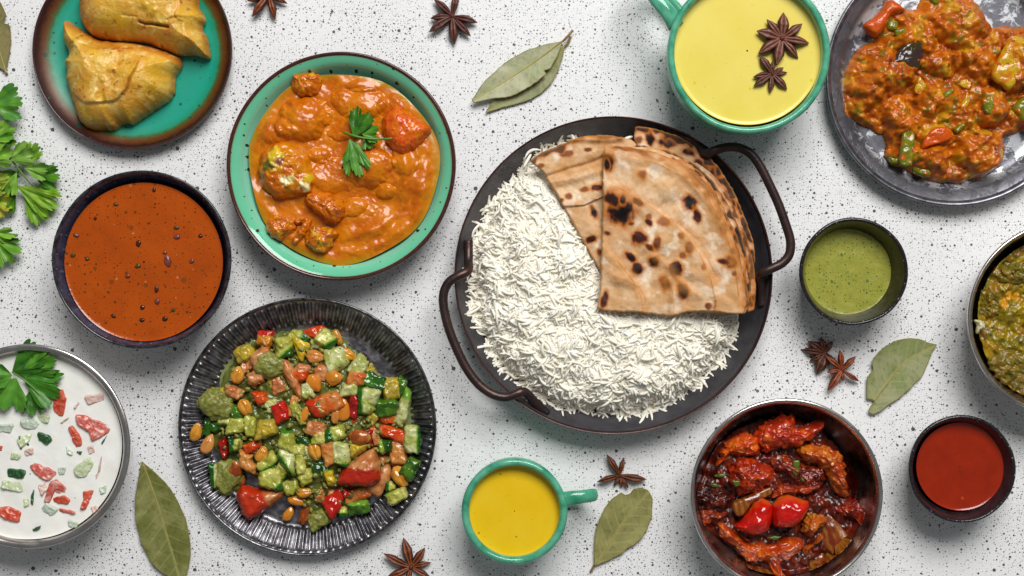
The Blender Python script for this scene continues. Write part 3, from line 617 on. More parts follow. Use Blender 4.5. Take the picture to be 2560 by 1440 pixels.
RA = RAX = [("tomato_piece", [(138, 985), (156, 975), (165, 1000), (160, 1036), (146, 1038), (134, 1020)], tomr2, 12, "red tomato strip peeping out from under the coriander in raita"),
 ("tomato_piece", [(192, 1040), (215, 1042), (238, 1052), (278, 1068), (262, 1085), (228, 1102), (222, 1080), (205, 1068), (195, 1062)], tomr, 9, "widest red tomato piece on the raita, fan shaped"),
 ("tomato_piece", [(173, 1070), (184, 1066), (202, 1090), (205, 1110), (190, 1116)], tomr2, 9, "narrow bright tomato strip beside the fan shaped piece"),
 ("tomato_piece", [(75, 1168), (90, 1160), (142, 1182), (118, 1203), (95, 1192)], tomr, 9, "pink tomato wedge in the middle of the raita"),
 ("tomato_piece", [(125, 1208), (140, 1200), (165, 1220), (158, 1235), (140, 1222), (125, 1255), (112, 1250)], tomr, 8, "ragged orange tomato piece below the pink wedge"),
 ("tomato_piece", [(134, 1245), (160, 1238), (174, 1250), (170, 1260), (138, 1256)], tomr2, 7, "small orange tomato dice right of the ragged one"),
 ("tomato_piece", [(205, 1232), (235, 1226), (226, 1246), (212, 1274), (200, 1270), (208, 1248)], tomr2, 9, "orange tomato sliver nearest the steel bowl's lower right"),
 ("tomato_piece", [(150, 1270), (185, 1278), (188, 1285), (152, 1280)], tomr, 6, "thin pink tomato sliver low in the raita"),
 ("tomato_piece", [(-4, 1272), (20, 1268), (50, 1282), (42, 1308), (12, 1300), (-8, 1284)], tomr2, 12, "bright orange red tomato wedge at the raita's lower left"),
 ("tomato_piece", [(212, 990), (256, 982), (258, 1000), (240, 1005), (222, 1010)], veil, 7, "pale tomato piece veiled in yoghurt at upper right"),
 ("tomato_piece", [(232, 1200), (248, 1180), (252, 1165), (255, 1142), (251, 1175), (240, 1205)], veil, 5, "faint pink tomato skin strip veiled at the right"),
 ("tomato_piece", [(184, 1018), (196, 1004), (198, 1010), (188, 1022)], veil, 5, "tiny veiled tomato fleck above the fan shaped piece"),
 ("tomato_piece", [(150, 1056), (170, 1042), (172, 1046), (154, 1060)], veil, 5, "faint peach sliver below the coriander in raita"),
 ("tomato_piece", [(-6, 1112), (6, 1116), (4, 1128), (-8, 1126)], tomr2, 6, "tiny red tomato tip at the left picture edge"),
 ("cucumber_piece", [(185, 1170), (222, 1142), (230, 1165), (212, 1192), (192, 1190)], cucr, 11, "pale cucumber dice right of the pink tomato wedge"),
 ("cucumber_piece", [(22, 1170), (62, 1175), (58, 1196), (20, 1190)], cucd, 9, "dark green skinned cucumber piece left of the pink wedge"),
 ("cucumber_piece", [(8, 1202), (52, 1206), (54, 1232), (4, 1222)], cucr, 9, "pale cucumber square beneath the dark skinned one"),
 ("cucumber_piece", [(96, 1080), (124, 1088), (130, 1100), (118, 1112), (98, 1098)], cucd, 8, "dark green cucumber corner in the upper middle of raita"),
 ("cucumber_piece", [(44, 1096), (80, 1084), (72, 1104), (52, 1122)], cucr, 8, "pale cucumber wedge with green edge, upper left of raita"),
 ("cucumber_piece", [(45, 1092), (52, 1092), (54, 1122), (48, 1124)], cucd, 9, "dark cucumber skin strip on the pale upper left wedge"),
 ("cucumber_piece", [(105, 1270), (118, 1256), (145, 1272), (128, 1290)], veilg, 8, "whitish cucumber dice low in the middle of raita"),
 ("cucumber_piece", [(76, 1240), (82, 1226), (86, 1228), (82, 1262), (76, 1258)], cucd, 6, "upright green cucumber sliver below the middle of raita"),
 ("cucumber_piece", [(82, 1322), (102, 1314), (100, 1322), (86, 1328)], cucd, 6, "lowest dark green cucumber fleck in the raita"),
 ("cucumber_piece", [(252, 1108), (268, 1086), (266, 1094), (256, 1112)], cucd, 6, "slanted green cucumber sliver at the right of raita"),
 ("cucumber_piece", [(52, 1050), (82, 1044), (96, 1058), (84, 1074), (56, 1066)], veilg, 8, "pale cucumber piece just below the coriander"),
 ("cucumber_piece", [(-8, 1060), (32, 1060), (26, 1080), (-8, 1078)], veilg, 8, "milky cucumber piece at the left picture edge"),
 ("cucumber_piece", [(165, 1118), (182, 1130), (180, 1140), (168, 1136)], veilg, 6, "faint cucumber dice in the centre right of raita"),
 ("cucumber_piece", [(193, 1128), (206, 1128), (204, 1136), (194, 1134)], cucd, 5, "tiny dark green fleck right of centre in raita"),
 ("tomato_piece", [(95, 1215), (112, 1206), (118, 1226), (104, 1240)], veil, 7, "veiled pink tomato dice between the wedge and the ragged piece"),
 ("tomato_piece", [(218, 1118), (232, 1112), (236, 1130), (222, 1136)], veil, 6, "small veiled tomato dice above the pale cucumber dice"),
 ("tomato_piece", [(62, 1124), (80, 1118), (84, 1132), (66, 1140)], veil, 6, "milky tomato dice above the pink tomato wedge"),
 ("tomato_piece", [(228, 1270), (240, 1262), (244, 1276), (232, 1284)], veil, 6, "veiled tomato dice closest to the bowl's lower right wall"),
 ("cucumber_piece", [(96, 1030), (126, 1040), (120, 1058), (98, 1052)], cucr, 8, "pale cucumber dice just under the coriander's tip"),
 ("cucumber_piece", [(248, 1220), (264, 1214), (266, 1230), (252, 1236)], veilg, 6, "milky cucumber dice at the far right of the raita"),
 ("cucumber_piece", [(172, 1300), (196, 1306), (190, 1320), (170, 1314)], veilg, 6, "milky cucumber dice near the bottom of the raita"),
 ("cucumber_piece", [(30, 1130), (52, 1136), (46, 1150), (28, 1146)], cucr, 7, "small pale cucumber dice above the dark skinned piece"),
 ("cucumber_piece", [(58, 1250), (70, 1246), (72, 1266), (60, 1268)], cucr, 6, "little pale cucumber dice beside the upright sliver"),
 ("cucumber_piece", [(145, 1170), (165, 1166), (162, 1186), (150, 1186)], veilg, 6, "veiled cucumber dice touching the pink tomato wedge")]
for i, (nm, poly, mm, h, lab) in enumerate(RA):
    m0_ = np.mean(poly, 0); poly = [tuple(m0_ + (np.array(p) - m0_) * 1.16) for p in poly]; h = h + 3
    o = slab(nm, poly, h, mm, z=105, rnd=max(2, h * .3), nb=56, nr=14, amp=2.4, freq=.09, seed=i, edge_jit=1.8, localz=-h * .62, dome=0, rot=(radians([9, -8, 7, -10, 6][i % 5]), radians([-7, 9, -9, 6, 8][i % 5]), 0))
    tag(o, lab, nm.replace('_', ' '))
o_ = at(60, 950, 112)
t = thing("coriander_sprig", o_, "bright green coriander sprig with four lobed leaves on the white raita", "coriander")
leaflet(30, 928, 116, 25, 92, 48, g5, g1, 3, 9, t, o_, 5, 11); leaflet(60, 922, 118, 18, 80, 42, g1, g2, 3, 9, t, o_, 5, 12)
leaflet(58, 945, 118, -22, 98, 42, g1, hx('#3c7a1e'), 3, 11, t, o_, 6, 13); leaflet(40, 945, 122, -115, 84, 55, g2, hx('#4a8a2c'), 3, 11, t, o_, 6, 14, droop=.2)
leaflet(30, 938, 120, 185, 46, 60, g2, hx('#4a8a2c'), 3, 8, t, o_, 5, 15); leaflet(76, 975, 115, -85, 60, 40, g5, g1, 3, 8, t, o_, 4, 16)
stem([(30, 930, 121), (60, 950, 125), (85, 972, 124), (108, 998, 122)], [2.0, 2.0, 1.8, 1.2], t, o_)

# ---- coriander bunch on the table, cut by the left picture edge
o_ = at(20, 450, 0)
t = thing("coriander_bunch", o_, "fresh coriander bunch with green and yellowing leaves at the picture's left edge", "coriander")
for a in [(-18, 262, 36, 5, 78, 52, hx('#447c30'), g2, 3, 9, 21), (-20, 345, 30, 18, 62, 46, g1, g3, 3, 9, 22), (-28, 350, 42, 5, 62, 40, g2, g3, 3, 8, 23),
          (-30, 400, 46, 18, 62, 45, g3, hx('#6f9c38'), 3, 8, 24), (22, 400, 44, 20, 66, 40, hx('#6c9636'), hx('#7ca448'), 3, 9, 25), (58, 412, 30, 52, 62, 34, g3, hx('#6d9426'), 3, 10, 26),
          (60, 420, 46, -12, 62, 30, hx('#6c9a38'), hx('#7fa84c'), 3, 9, 27), (84, 440, 22, -5, 64, 40, g1, hx('#4d8018'), 3, 10, 28), (42, 465, 24, -28, 118, 27, hx('#64901c'), hx('#7ea42a'), 3, 13, 29), (58, 480, 18, -48, 90, 30, hx('#5a8618'), hx('#6e9c22'), 3, 11, 291),
          (42, 430, 36, -112, 60, 28, g3, hx('#6f9c38'), 3, 8, 30), (40, 465, 20, -118, 72, 30, g1, hx('#4d7a14'), 3, 8, 31), (-24, 455, 34, -10, 50, 48, hx('#a8a83c'), hx('#7c9430'), 3, 8, 32),
          (-10, 430, 20, -35, 60, 44, hx('#3c6218'), g2, 3, 8, 33), (-22, 500, 24, -25, 54, 50, hx('#8f9c20'), hx('#a89a38'), 3, 9, 34), (-22, 580, 26, -12, 58, 30, g3, hx('#6a9434'), 3, 8, 35), (-6, 592, 16, -10, 56, 22, g1, g2, 3, 8, 36),
          (-14, 600, 28, -48, 74, 40, hx('#548a20'), hx('#6c9a34'), 3, 9, 37)]:
    leaflet(a[0], a[1], a[2], a[3], a[4], a[5], a[6], a[7], a[8], a[9], t, o_, 7, a[10])
stem([(-60, 330, 14), (-10, 355, 24), (14, 378, 30), (30, 402, 36), (60, 440, 28), (82, 466, 24)], [3.2, 3.0, 2.8, 2.6, 2.2, 1.4], t, o_)
stem([(-60, 610, 10), (-30, 595, 20), (0, 590, 22)], [2.4, 2.2, 1.4], t, o_)

# ---- samosas
sam_m = M("fried_pastry", None, rough=.36, spec=.5, bumps=[(22, 2.2), (9, 1.4), (4, .5)], coat=.12, rough2=.48, specks=[(22, 2.0, hx('#7c3c0e'), .14)])
def crease(x, y, z, poly, h, w, soft=3.0):
    """raised flap: plateau inside the traced outline"""
    d = pdist(np.c_[x, y], crspline(ats(poly, z), 60)) + 3 * fbm(x * .03, y * .03, h, 2); return h * sst(-soft, soft, d) * (1 - .55 * sst(0, w, d))
def ridge(x, y, z, line, h, w):
    d, u, s_ = ldist(np.c_[x, y], ats(line, z)); return h * np.exp(-(d / w) ** 2)
def pim(x, y, pts, z):
    r_ = 0
    for px, py, rad, h in pts:
        c = at(px, py, z); r_ = r_ + h * np.exp(-(((x - c[0]) ** 2 + (y - c[1]) ** 2) / rad ** 2) ** 1.5)
    return r_
low = [(173, 53), (183, 60), (198, 70), (214, 81), (234, 92), (254, 102), (274, 104), (293, 107), (322, 108), (354, 113), (375, 117), (394, 122), (420, 131), (440, 139), (452, 147), (458, 159), (456, 172), (444, 188), (440, 200), (438, 235), (424, 254), (406, 266), (378, 285), (348, 306), (336, 313), (322, 311), (309, 313), (300, 322), (288, 328), (270, 326), (251, 328), (230, 324), (214, 315), (203, 302), (196, 287), (190, 266), (182, 244), (176, 222), (170, 199), (172, 180), (166, 164), (170, 150), (178, 140), (172, 124), (165, 107), (163, 92), (163, 79), (164, 62)]
pl = [(235, 140, 9, 3), (300, 155, 14, -4), (290, 175, 10, 3), (262, 245, 12, -7), (256, 240, 8, 2), (270, 205, 7, 3), (300, 232, 6, 2), (240, 128, 9, 4), (212, 265, 10, 3), (200, 225, 9, 3), (350, 215, 14, 3), (395, 170, 18, 5), (190, 170, 8, 2), (212, 290, 9, 3)]
def low_z(x, y):
    z = 60
    r_ = crease(x, y, z, [(184, 112), (210, 113), (240, 124), (283, 126), (330, 122), (358, 140), (352, 170), (338, 205), (322, 235), (300, 255), (262, 262), (225, 262), (190, 240), (150, 215), (150, 150)], 11, 45)
    r_ = r_ + crease(x, y, z, [(160, 50), (200, 68), (254, 100), (300, 122), (283, 133), (240, 122), (205, 108), (180, 112), (160, 110)], 9, 20)
    r_ = r_ + ridge(x, y, z, [(330, 112), (390, 126), (440, 146), (456, 160)], 12, 9) + ridge(x, y, z, [(350, 128), (400, 150), (425, 190), (432, 235)], 4, 12) - ridge(x, y, z, [(345, 140), (395, 146), (440, 165)], 6, 7)
    r_ = r_ * 1.2 + pim(x, y, pl, 60) + 7 * fbm(x * .013, y * .013, 2, 2) + 1.8 * fbm(x * .05, y * .05, 5, 3)
    return r_
pa, pb, pc, pd_ = hx('#deb040'), hx('#d89c36'), hx('#e2b840'), hx('#c06c14')
def sam_c(edge_z, warm_lines, yel):
    def f(x, y, d):
        C = mixc(pa, pb, sst(-.35, .35, fbm(x * .012, y * .012, 6, 2))); C = mixc(C, hx('#b98f1c'), .6 * sst(.0, .5, fbm(x * .02 + 9, y * .02, 2, 2)))
        for ln, w_ in warm_lines:
            dd, _, _ = ldist(np.c_[x, y], ats(ln, edge_z)); C = mixc(C, pd_, .85 * np.exp(-(dd / w_) ** 2))
        C = mixc(C, hx('#b8641c'), .6 * sst(12, 2, d)); C = mixc(C, hx('#c48a28'), .5 * sst(.05, .5, fbm(x * .03 + 3, y * .03, 41, 3))); C = mixc(C, hx('#e8c870'), .6 * sst(.2, .55, fbm(x * .045 + 3, y * .045, 51, 3)))
        for px_, py_, rad_, cc_ in ([(262, 247, 9, '#6a4208'), (258, 240, 5, '#3c2404'), (300, 158, 9, '#c07a18'), (235, 135, 7, '#ecd060'), (262, 262, 6, '#e4c020'), (206, 265, 7, '#e0c41c'), (212, 290, 7, '#d8bc18'), (295, 200, 6, '#ecd88c')] if edge_z == 60 else [(372, 22, 9, '#e2bc60'), (392, 38, 9, '#e6c468'), (330, 18, 7, '#e0b858'), (480, 85, 8, '#e0b44c'), (442, 72, 6, '#dcb858')]):  # dark hole and pale blister highlights painted into the crust colour
            c = at(px_, py_, edge_z + 40); C = mixc(C, hx(cc_), .8 * sst(rad_, rad_ * .4, np.hypot(x - c[0], y - c[1]) + 2.5 * fbm(x * .15, y * .15, px_, 2)))
        for px, py, rad in yel:
            c = at(px, py, edge_z); C = mixc(C, hx('#d8a51a'), .8 * np.exp(-(((x - c[0]) ** 2 + (y - c[1]) ** 2) / rad ** 2)))
        C = mixc(C, hx('#d8b468'), .5 * sst(.46, .66, fbm(x * .06, y * .06, 12, 2)))
        C = mixc(C, hx('#8a4a12'), .7 * sst(.50, .66, fbm(x * .085, y * .085, 33, 2)))
        return C
    return f
o = slab("samosa", low, 88, sam_m, z=12, rnd=84, nb=300, nr=110, smooth_edge=True, zf=low_z, cf=sam_c(60, [([(165, 60), (200, 75), (254, 104), (300, 122)], 12), ([(345, 112), (400, 130), (452, 152), (452, 172)], 11), ([(240, 122), (283, 128), (330, 122)], 6), ([(352, 160), (330, 225)], 5)], [(385, 200, 30), (380, 170, 20), (240, 135, 12), (265, 250, 12), (205, 280, 14), (340, 180, 16)]), edge_jit=1.5, seed=2)
tag(o, "whole golden samosa in front, pointed fold at its upper left", "samosa")
upp = [(203, -8), (205, 12), (204, 30), (207, 50), (214, 66), (224, 82), (240, 95), (262, 102), (290, 106), (320, 107), (350, 108), (378, 113), (400, 124), (424, 132), (448, 140), (470, 141), (495, 141), (510, 146), (525, 150), (529, 146), (527, 128), (524, 108), (519, 92), (510, 80), (511, 66), (504, 60), (492, 54), (501, 60), (513, 65), (516, 50), (512, 36), (503, 28), (500, 10), (500, -20), (494, -50), (470, -78), (420, -98), (360, -106), (290, -96), (235, -66)]
upp = [p for i, p in enumerate(upp) if i not in (25, 26, 27)]
pu = [(372, 22, 9, 3.5), (392, 38, 10, 4), (398, 30, 6, 2), (330, 18, 8, 2), (480, 85, 9, 3), (442, 72, 6, 2), (420, 88, 20, 4), (300, 40, 30, 3), (405, 62, 6, 2.5), (495, 125, 8, 2.5), (470, 60, 14, -3)]
def upp_z(x, y):
    z = 80
    r_ = crease(x, y, z, [(455, -110), (450, 0), (445, 45), (466, 55), (520, 70), (540, 60), (540, -100)], 10, 40) + crease(x, y, z, [(462, 58), (495, 62), (540, 100), (545, 170), (505, 140), (470, 100)], 8, 30)
    r_ = r_ - ridge(x, y, z, [(352, 57), (366, 62), (382, 63), (398, 66), (424, 71)], 15, 3.4) - ridge(x, y, z, [(425, 55), (440, 48), (466, 48)], 6, 3) - ridge(x, y, z, [(312, 42), (345, 46)], 3.5, 3)
    r_ = r_ * 1.15
    return r_ + pim(x, y, pu, 80) + 7 * fbm(x * .012 + 5, y * .012, 2, 2) + 1.6 * fbm(x * .05, y * .05, 5, 3)
def upp_c(x, y, d):
    C = sam_c(80, [([(205, 10), (215, 60), (245, 92), (300, 104)], 13), ([(505, 70), (525, 110), (526, 148)], 10), ([(500, 0), (512, 45)], 10)], [(395, 12, 30), (300, 60, 24), (470, 30, 20)])(x, y, d)
    dd, _, _ = ldist(np.c_[x, y], ats([(352, 57), (366, 62), (382, 63), (398, 66), (424, 71)], 80)); C = mixc(C, hx('#4a2a0a'), .85 * sst(4.5, 1, dd))
    c = at(425, 84, 80); C = mixc(C, hx('#b04e1c'), .55 * np.exp(-(((x - c[0]) ** 2 + (y - c[1]) ** 2) / 18 ** 2))); return C
o = slab("samosa", upp, 100, sam_m, z=14, rnd=90, nb=300, nr=110, smooth_edge=True, zf=upp_z, cf=upp_c, edge_jit=1.5, seed=5)
tag(o, "rear samosa with a cracked crust, cut off by the top picture edge", "samosa")
# ================================================================ RICE AND FLATBREAD IN THE PAN
rice_m = M("boiled_rice", hx('#f6f0e0'), hx('#faf7ec'), 26, .5, spec=.3)
rpoly = [(1330, 395), (1300, 425), (1262, 470), (1222, 522), (1206, 560), (1190, 600), (1184, 660), (1182, 720), (1186, 790), (1208, 840), (1230, 880), (1258, 925), (1300, 962), (1345, 990), (1395, 1012), (1440, 1022), (1500, 1032), (1570, 1036), (1620, 1030), (1680, 1008), (1730, 975), (1775, 930), (1812, 885), (1840, 850), (1836, 790), (1800, 700), (1740, 600), (1660, 480), (1560, 390), (1450, 350), (1380, 360)]
RP = ats(rpoly, 40); RP = RP.mean(0) + (RP - RP.mean(0)) * .975
_LQ = ats([(1324, 402), (1400, 362), (1580, 350), (1504, 684), (1478, 640), (1436, 566), (1405, 510), (1372, 456)], 96); _FQ = ats([(1509, 368), (1740, 400), (1866, 700), (1858, 784), (1493, 770)], 110)
def cover(x, y):
    P_ = np.c_[np.ravel(x), np.ravel(y)]; return np.maximum(pdist(P_, _LQ), pdist(P_, _FQ)).reshape(np.shape(x))
def rice_h(x, y):
    d = pdist(np.c_[x, y], RP); d = d + 8 * fbm(x * .02, y * .02, 4, 2)
    h = 84 * (1 - np.exp(-np.clip(d, 0, 999) / 38.0)); cv_ = cover(x, y); return np.where(d > 0, 11 + h * (1 - .20 * sst(-30, 5, cv_)) + 16 * fbm(x * .014, y * .014, 3, 3) * sst(0, 40, d) * sst(10, -30, cv_), 10)
def pan_floor(x, y):
    return np.interp(np.hypot(x - PAN[0], y - PAN[1]), [0, 300, 330, 352, 368, 378], [10, 10, 14, 30, 55, 74])
# grain prototype
def grain(L, W, bend, ns=6, nl=7):
    t = np.linspace(0, 1, nl); x = (t - .5) * L; r = W * .5 * np.array([.5, .88, 1.0, 1.0, .98, .86, .48]); y = bend * (1 - (2 * t - 1) ** 2); V = []
    for i in range(nl):
        for a in np.linspace(0, 2 * pi, ns, endpoint=False): V.append((x[i], y[i] + r[i] * cos(a), r[i] * .85 * sin(a)))
    V += [(-L * .52, 0, 0), (L * .52, 0, 0)]; V = np.array(V); n = len(V)
    F = gridfaces(nl, ns); F2 = [(n - 2, (j + 1) % ns, j) for j in range(ns)] + [(n - 1, (nl - 1) * ns + j, (nl - 1) * ns + (j + 1) % ns) for j in range(ns)]
    return V, F, np.array(F2)
def rotm(az, el, ro):
    ca, sa, ce, se, cr, sr = np.cos(az), np.sin(az), np.cos(el), np.sin(el), np.cos(ro), np.sin(ro)
    Rz = np.array([[ca, -sa, 0], [sa, ca, 0], [0, 0, 1]]); Ry = np.array([[ce, 0, se], [0, 1, 0], [-se, 0, ce]]); Rx = np.array([[1, 0, 0], [0, cr, -sr], [0, sr, cr]])
    return Rz @ Ry @ Rx
ROTI_ALL = ats([(1340, 395), (1480, 350), (1600, 320), (1750, 370), (1850, 500), (1890, 640), (1870, 780), (1500, 770), (1420, 520)], 60)
Vs, Fs, F2s, off = [], [], [], 0
protos = [grain(L, W, b) for L, W, b in [(36, 7.9, 0), (31, 7.5, 4), (40, 7.7, 7), (24, 8.2, 1), (43, 7.3, 10), (34, 7.9, -6), (27, 7.6, -4), (38, 7.2, 3)]]
xmin, ymin = RP.min(0) - 14; xmax, ymax = RP.max(0) + 14
rs = np.random.default_rng(11); N = 14500
xs = rs.uniform(xmin, xmax, N); ys = rs.uniform(ymin, ymax, N); dd = pdist(np.c_[xs, ys], RP) + 6 * fbm(xs * .03, ys * .03, 4, 2); cov = cover(xs, ys)
hh = rice_h(xs, ys); c0 = at(1500, 760, 40)
ring_m = ((dd > -6) | ((dd > -14) & (rs.random(N) < .2))) & (cov < 26)
for i in np.nonzero(ring_m)[0]:
    V, F, F2 = protos[i % 8]
    d = dd[i]; up = rs.uniform(-2, 6) if d > 4 else rs.uniform(-2, 5)
    az = 3.2 * noise3(xs[i] * .016, ys[i] * .016, 2) + rs.normal(0, .75) + (pi / 2 if rs.random() < .25 else 0); el = rs.normal(0, .20) if d > 8 else rs.normal(0, .15)
    if d < 12 and rs.random() < .35:
        q = np.array([xs[i], ys[i]]) - RP.mean(0); az = math.atan2(q[1], q[0]) + rs.normal(0, .9); el = abs(rs.normal(.25, .15))
    sc_ = rs.uniform(.74, 1.16); z0 = hh[i] + up if d > 0 else 14
    W = (V * sc_) @ rotm(az, el, rs.uniform(0, 6.28)).T + [xs[i] - c0[0], ys[i] - c0[1], z0]
    pf = pan_floor(xs[i], ys[i]); W[:, 2] += max(0, pf + 3 - z0) if d < 14 else 0; W[:, 2] = np.maximum(W[:, 2], pan_floor(W[:, 0] + c0[0], W[:, 1] + c0[1]) + 1.0)
    Vs.append(W); Fs.append(F + off); F2s.append(F2 + off); off += len(W)
gx_, gy_ = np.meshgrid(np.arange(xmin, xmax, 7), np.arange(ymin, ymax, 7)); hb = rice_h(gx_.ravel(), gy_.ravel()); kb = pdist(np.c_[gx_.ravel(), gy_.ravel()], RP) > 3
idx = np.arange(gx_.size).reshape(gx_.shape); q = np.stack([idx[:-1, :-1], idx[:-1, 1:], idx[1:, 1:], idx[1:, :-1]], -1).reshape(-1, 4); q = q[kb[q].all(1)]
Vb = np.c_[gx_.ravel() - c0[0], gy_.ravel() - c0[1], np.maximum(hb + 5.5, pan_floor(gx_.ravel(), gy_.ravel()) + 1)]
Vs.append(Vb); Fs.append(q + off)
ro = mk("boiled_rice", np.vstack(Vs), np.vstack(Fs), rice_m, (c0[0], c0[1], 0), F2=np.vstack(F2s))
tag(ro, "heap of long white boiled rice grains in the iron pan", "rice", kind="stuff")
for i, (x, y, rot, pi_, lab, z0) in enumerate([(1332, 386, 28, 4, "long curved rice grain on the pan wall beside the left flatbread corner", 62), (1434, 348, -65, 3, "short rice grain above the left flatbread on the dark pan", 50), (1570, 346, 20, 3, "rice grain peeping over the flatbreads at the top of the pan", 62), (1318, 402, 60, 0, "rice grain touching the left flatbread's outermost corner", 60),
                                                  (1562, 1040, -20, 1, "stray rice grain at the very bottom of the rice heap", 16), (1578, 1045, -40, 3, "lowest stray rice grain, nearest the pan's bottom wall", 17), (1842, 852, -30, 0, "stray rice grain at the right tip of the heap", 24)]):
    V, F, F2 = protos[pi_]; p = at(x, y, z0); o = mk("rice_grain", V * 1.05, F, rice_m, p, rot=(0, .1, radians(rot)), F2=F2); tag(o, lab, "rice grain", "loose rice grains on the pan")

roti_m = M("griddled_flatbread", None, rough=.62, spec=.25, bumps=[(26, 1.6), (7, .8), (2.6, .3)])
def roti_z(z0, bumps_, folds, tilt=(0, 0, 0, 0)):
    def f(x, y):
        r_ = tilt[0] + tilt[1] * (x - tilt[2]) + 0 * x
        for px, py, rad, h in bumps_:
            c = at(px, py, z0); r_ = r_ + 1.5 * h * np.exp(-(((x - c[0]) ** 2 + (y - c[1]) ** 2) / rad ** 2) ** 1.3)
        for ln, h, w_, side in folds:
            h = h * 1.5
            d, u, s_ = ldist(np.c_[x, y], ats(ln, z0))
            end = 1.0
            r_ = r_ + (h * np.exp(-(d / w_) ** 2) if side == 0 else h * sst(0, 3.5, d * np.where(s_ * side > 0, 1, -1) + 1.7) * np.exp(-(d / w_) ** 2) * (d * s_ * side > -2))
        return r_ + 5.5 * fbm(x * .014, y * .014, z0, 3) + 1.3 * fbm(x * .05, y * .05, z0, 2)
    return f
ra, rb, rc_ = hx('#dfbc94'), hx('#cc9f70'), hx('#eedcc2')
def roti_c(z0, spots, edgechar=.0, edge_line=None, seed=0, folds=()):
    def f(x, y, d):
        C = mixc(ra, rb, sst(-.35, .35, fbm(x * .014, y * .014, seed, 3))); C = mixc(C, rc_, .8 * sst(.05, .5, fbm(x * .022 + 5, y * .022, seed + 3, 3)))
        C = mixc(C, hx('#cf9a58'), .35 * sst(.1, .5, fbm(x * .03, y * .03, seed + 8, 3)))
        C = mixc(C, hx('#b8804c'), .35 * sst(.2, .6, fbm(x * .16, y * .16, seed + 5, 2)))
        wn = fbm(x * .055, y * .055, seed + 1, 3)
        for px, py, rx, ry, rot, k in spots:
            c = at(px, py, z0); a = radians(rot); X = (x - c[0]) * cos(a) + (y - c[1]) * sin(a); Y = -(x - c[0]) * sin(a) + (y - c[1]) * cos(a)
            q = np.sqrt((X / (rx * 1.12)) ** 2 + (Y / (ry * 1.12)) ** 2) + .36 * wn
            C = mixc(C, hx('#c06c1a'), .8 * sst(1.75, 1.05, q)); C = mixc(C, hx('#5e2410'), min(1, .55 + k) * sst(1.2, .8, q)); C = mixc(C, hx('#100c0c'), k * sst(.98, .62, q))
        if edge_line is not None:
            dd, u, _ = ldist(np.c_[x, y], ats(edge_line, z0)); en = fbm(x * .035, y * .035, seed + 2, 2)
            C = mixc(C, hx('#b8661e'), .8 * sst(22, 6, dd + 14 * en)); C = mixc(C, hx('#1d1412'), edgechar * sst(9, 3, dd + 22 * en))
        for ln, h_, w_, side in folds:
            dd, u, _ = ldist(np.c_[x, y], ats(ln, z0)); C = mixc(C, hx('#9a5c28'), .5 * sst(4.0, .5, dd) * sst(-.5, .1, fbm(x * .03, y * .03, 4, 2))); C = mixc(C, hx('#c88a48'), .35 * sst(26, 4, dd))  # darker line along each fold: its shade painted into the bread colour
        return mixc(C, hx('#c9853c'), .5 * sst(6, 1, d))
    return f
def roti(poly, z, h, lab, spots, bumps_, folds, seed, edge=None, ec=.8, name="flatbread", **kw):
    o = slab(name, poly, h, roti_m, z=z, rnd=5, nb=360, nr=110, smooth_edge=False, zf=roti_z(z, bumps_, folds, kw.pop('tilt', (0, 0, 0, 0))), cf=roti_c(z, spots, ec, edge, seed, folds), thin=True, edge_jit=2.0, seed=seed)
    return o
# rearmost quarter, top right
e1 = [(1588, 318), (1640, 326), (1700, 346), (1750, 378), (1790, 418), (1830, 480), (1855, 540), (1880, 610), (1888, 660)]
o = roti([(1588, 314), (1640, 322), (1702, 342), (1752, 374), (1794, 414), (1834, 476), (1860, 536), (1884, 604), (1890, 655), (1872, 668), (1800, 640), (1740, 560), (1660, 470), (1584, 352)], 84, 5,
     "", [(1625, 345, 8, 18, 10, .9), (1672, 356, 20, 13, 15, 1), (1615, 322, 30, 7, -8, 1), (1720, 381, 14, 7, -20, 1), (1760, 420, 22, 9, -45, .9), (1790, 440, 20, 12, -60, 1), (1825, 500, 20, 7, -60, .9), (1596, 350, 7, 7, 0, .2)], [(1640, 345, 14, 3)], [], 31, e1, .9)
tag(o, "rearmost charred flatbread quarter, its corner standing up at the top of the pan", "flatbread")
# right under layers
o = roti([(1735, 400), (1790, 440), (1835, 510), (1868, 590), (1886, 660), (1890, 720), (1886, 776), (1868, 782), (1850, 700), (1800, 560), (1720, 440)], 84, 6, "",
     [(1846, 520, 12, 5, -60, 1), (1872, 620, 14, 4, -70, 1), (1872, 690, 14, 4, -85, .8), (1878, 750, 6, 12, 0, .3)], [], [], 37, [(1790, 440), (1835, 510), (1868, 590), (1886, 660), (1890, 720), (1886, 776)], .7)
tag(o, "flatbread layer showing as a narrow strip along the right pan wall", "flatbread")
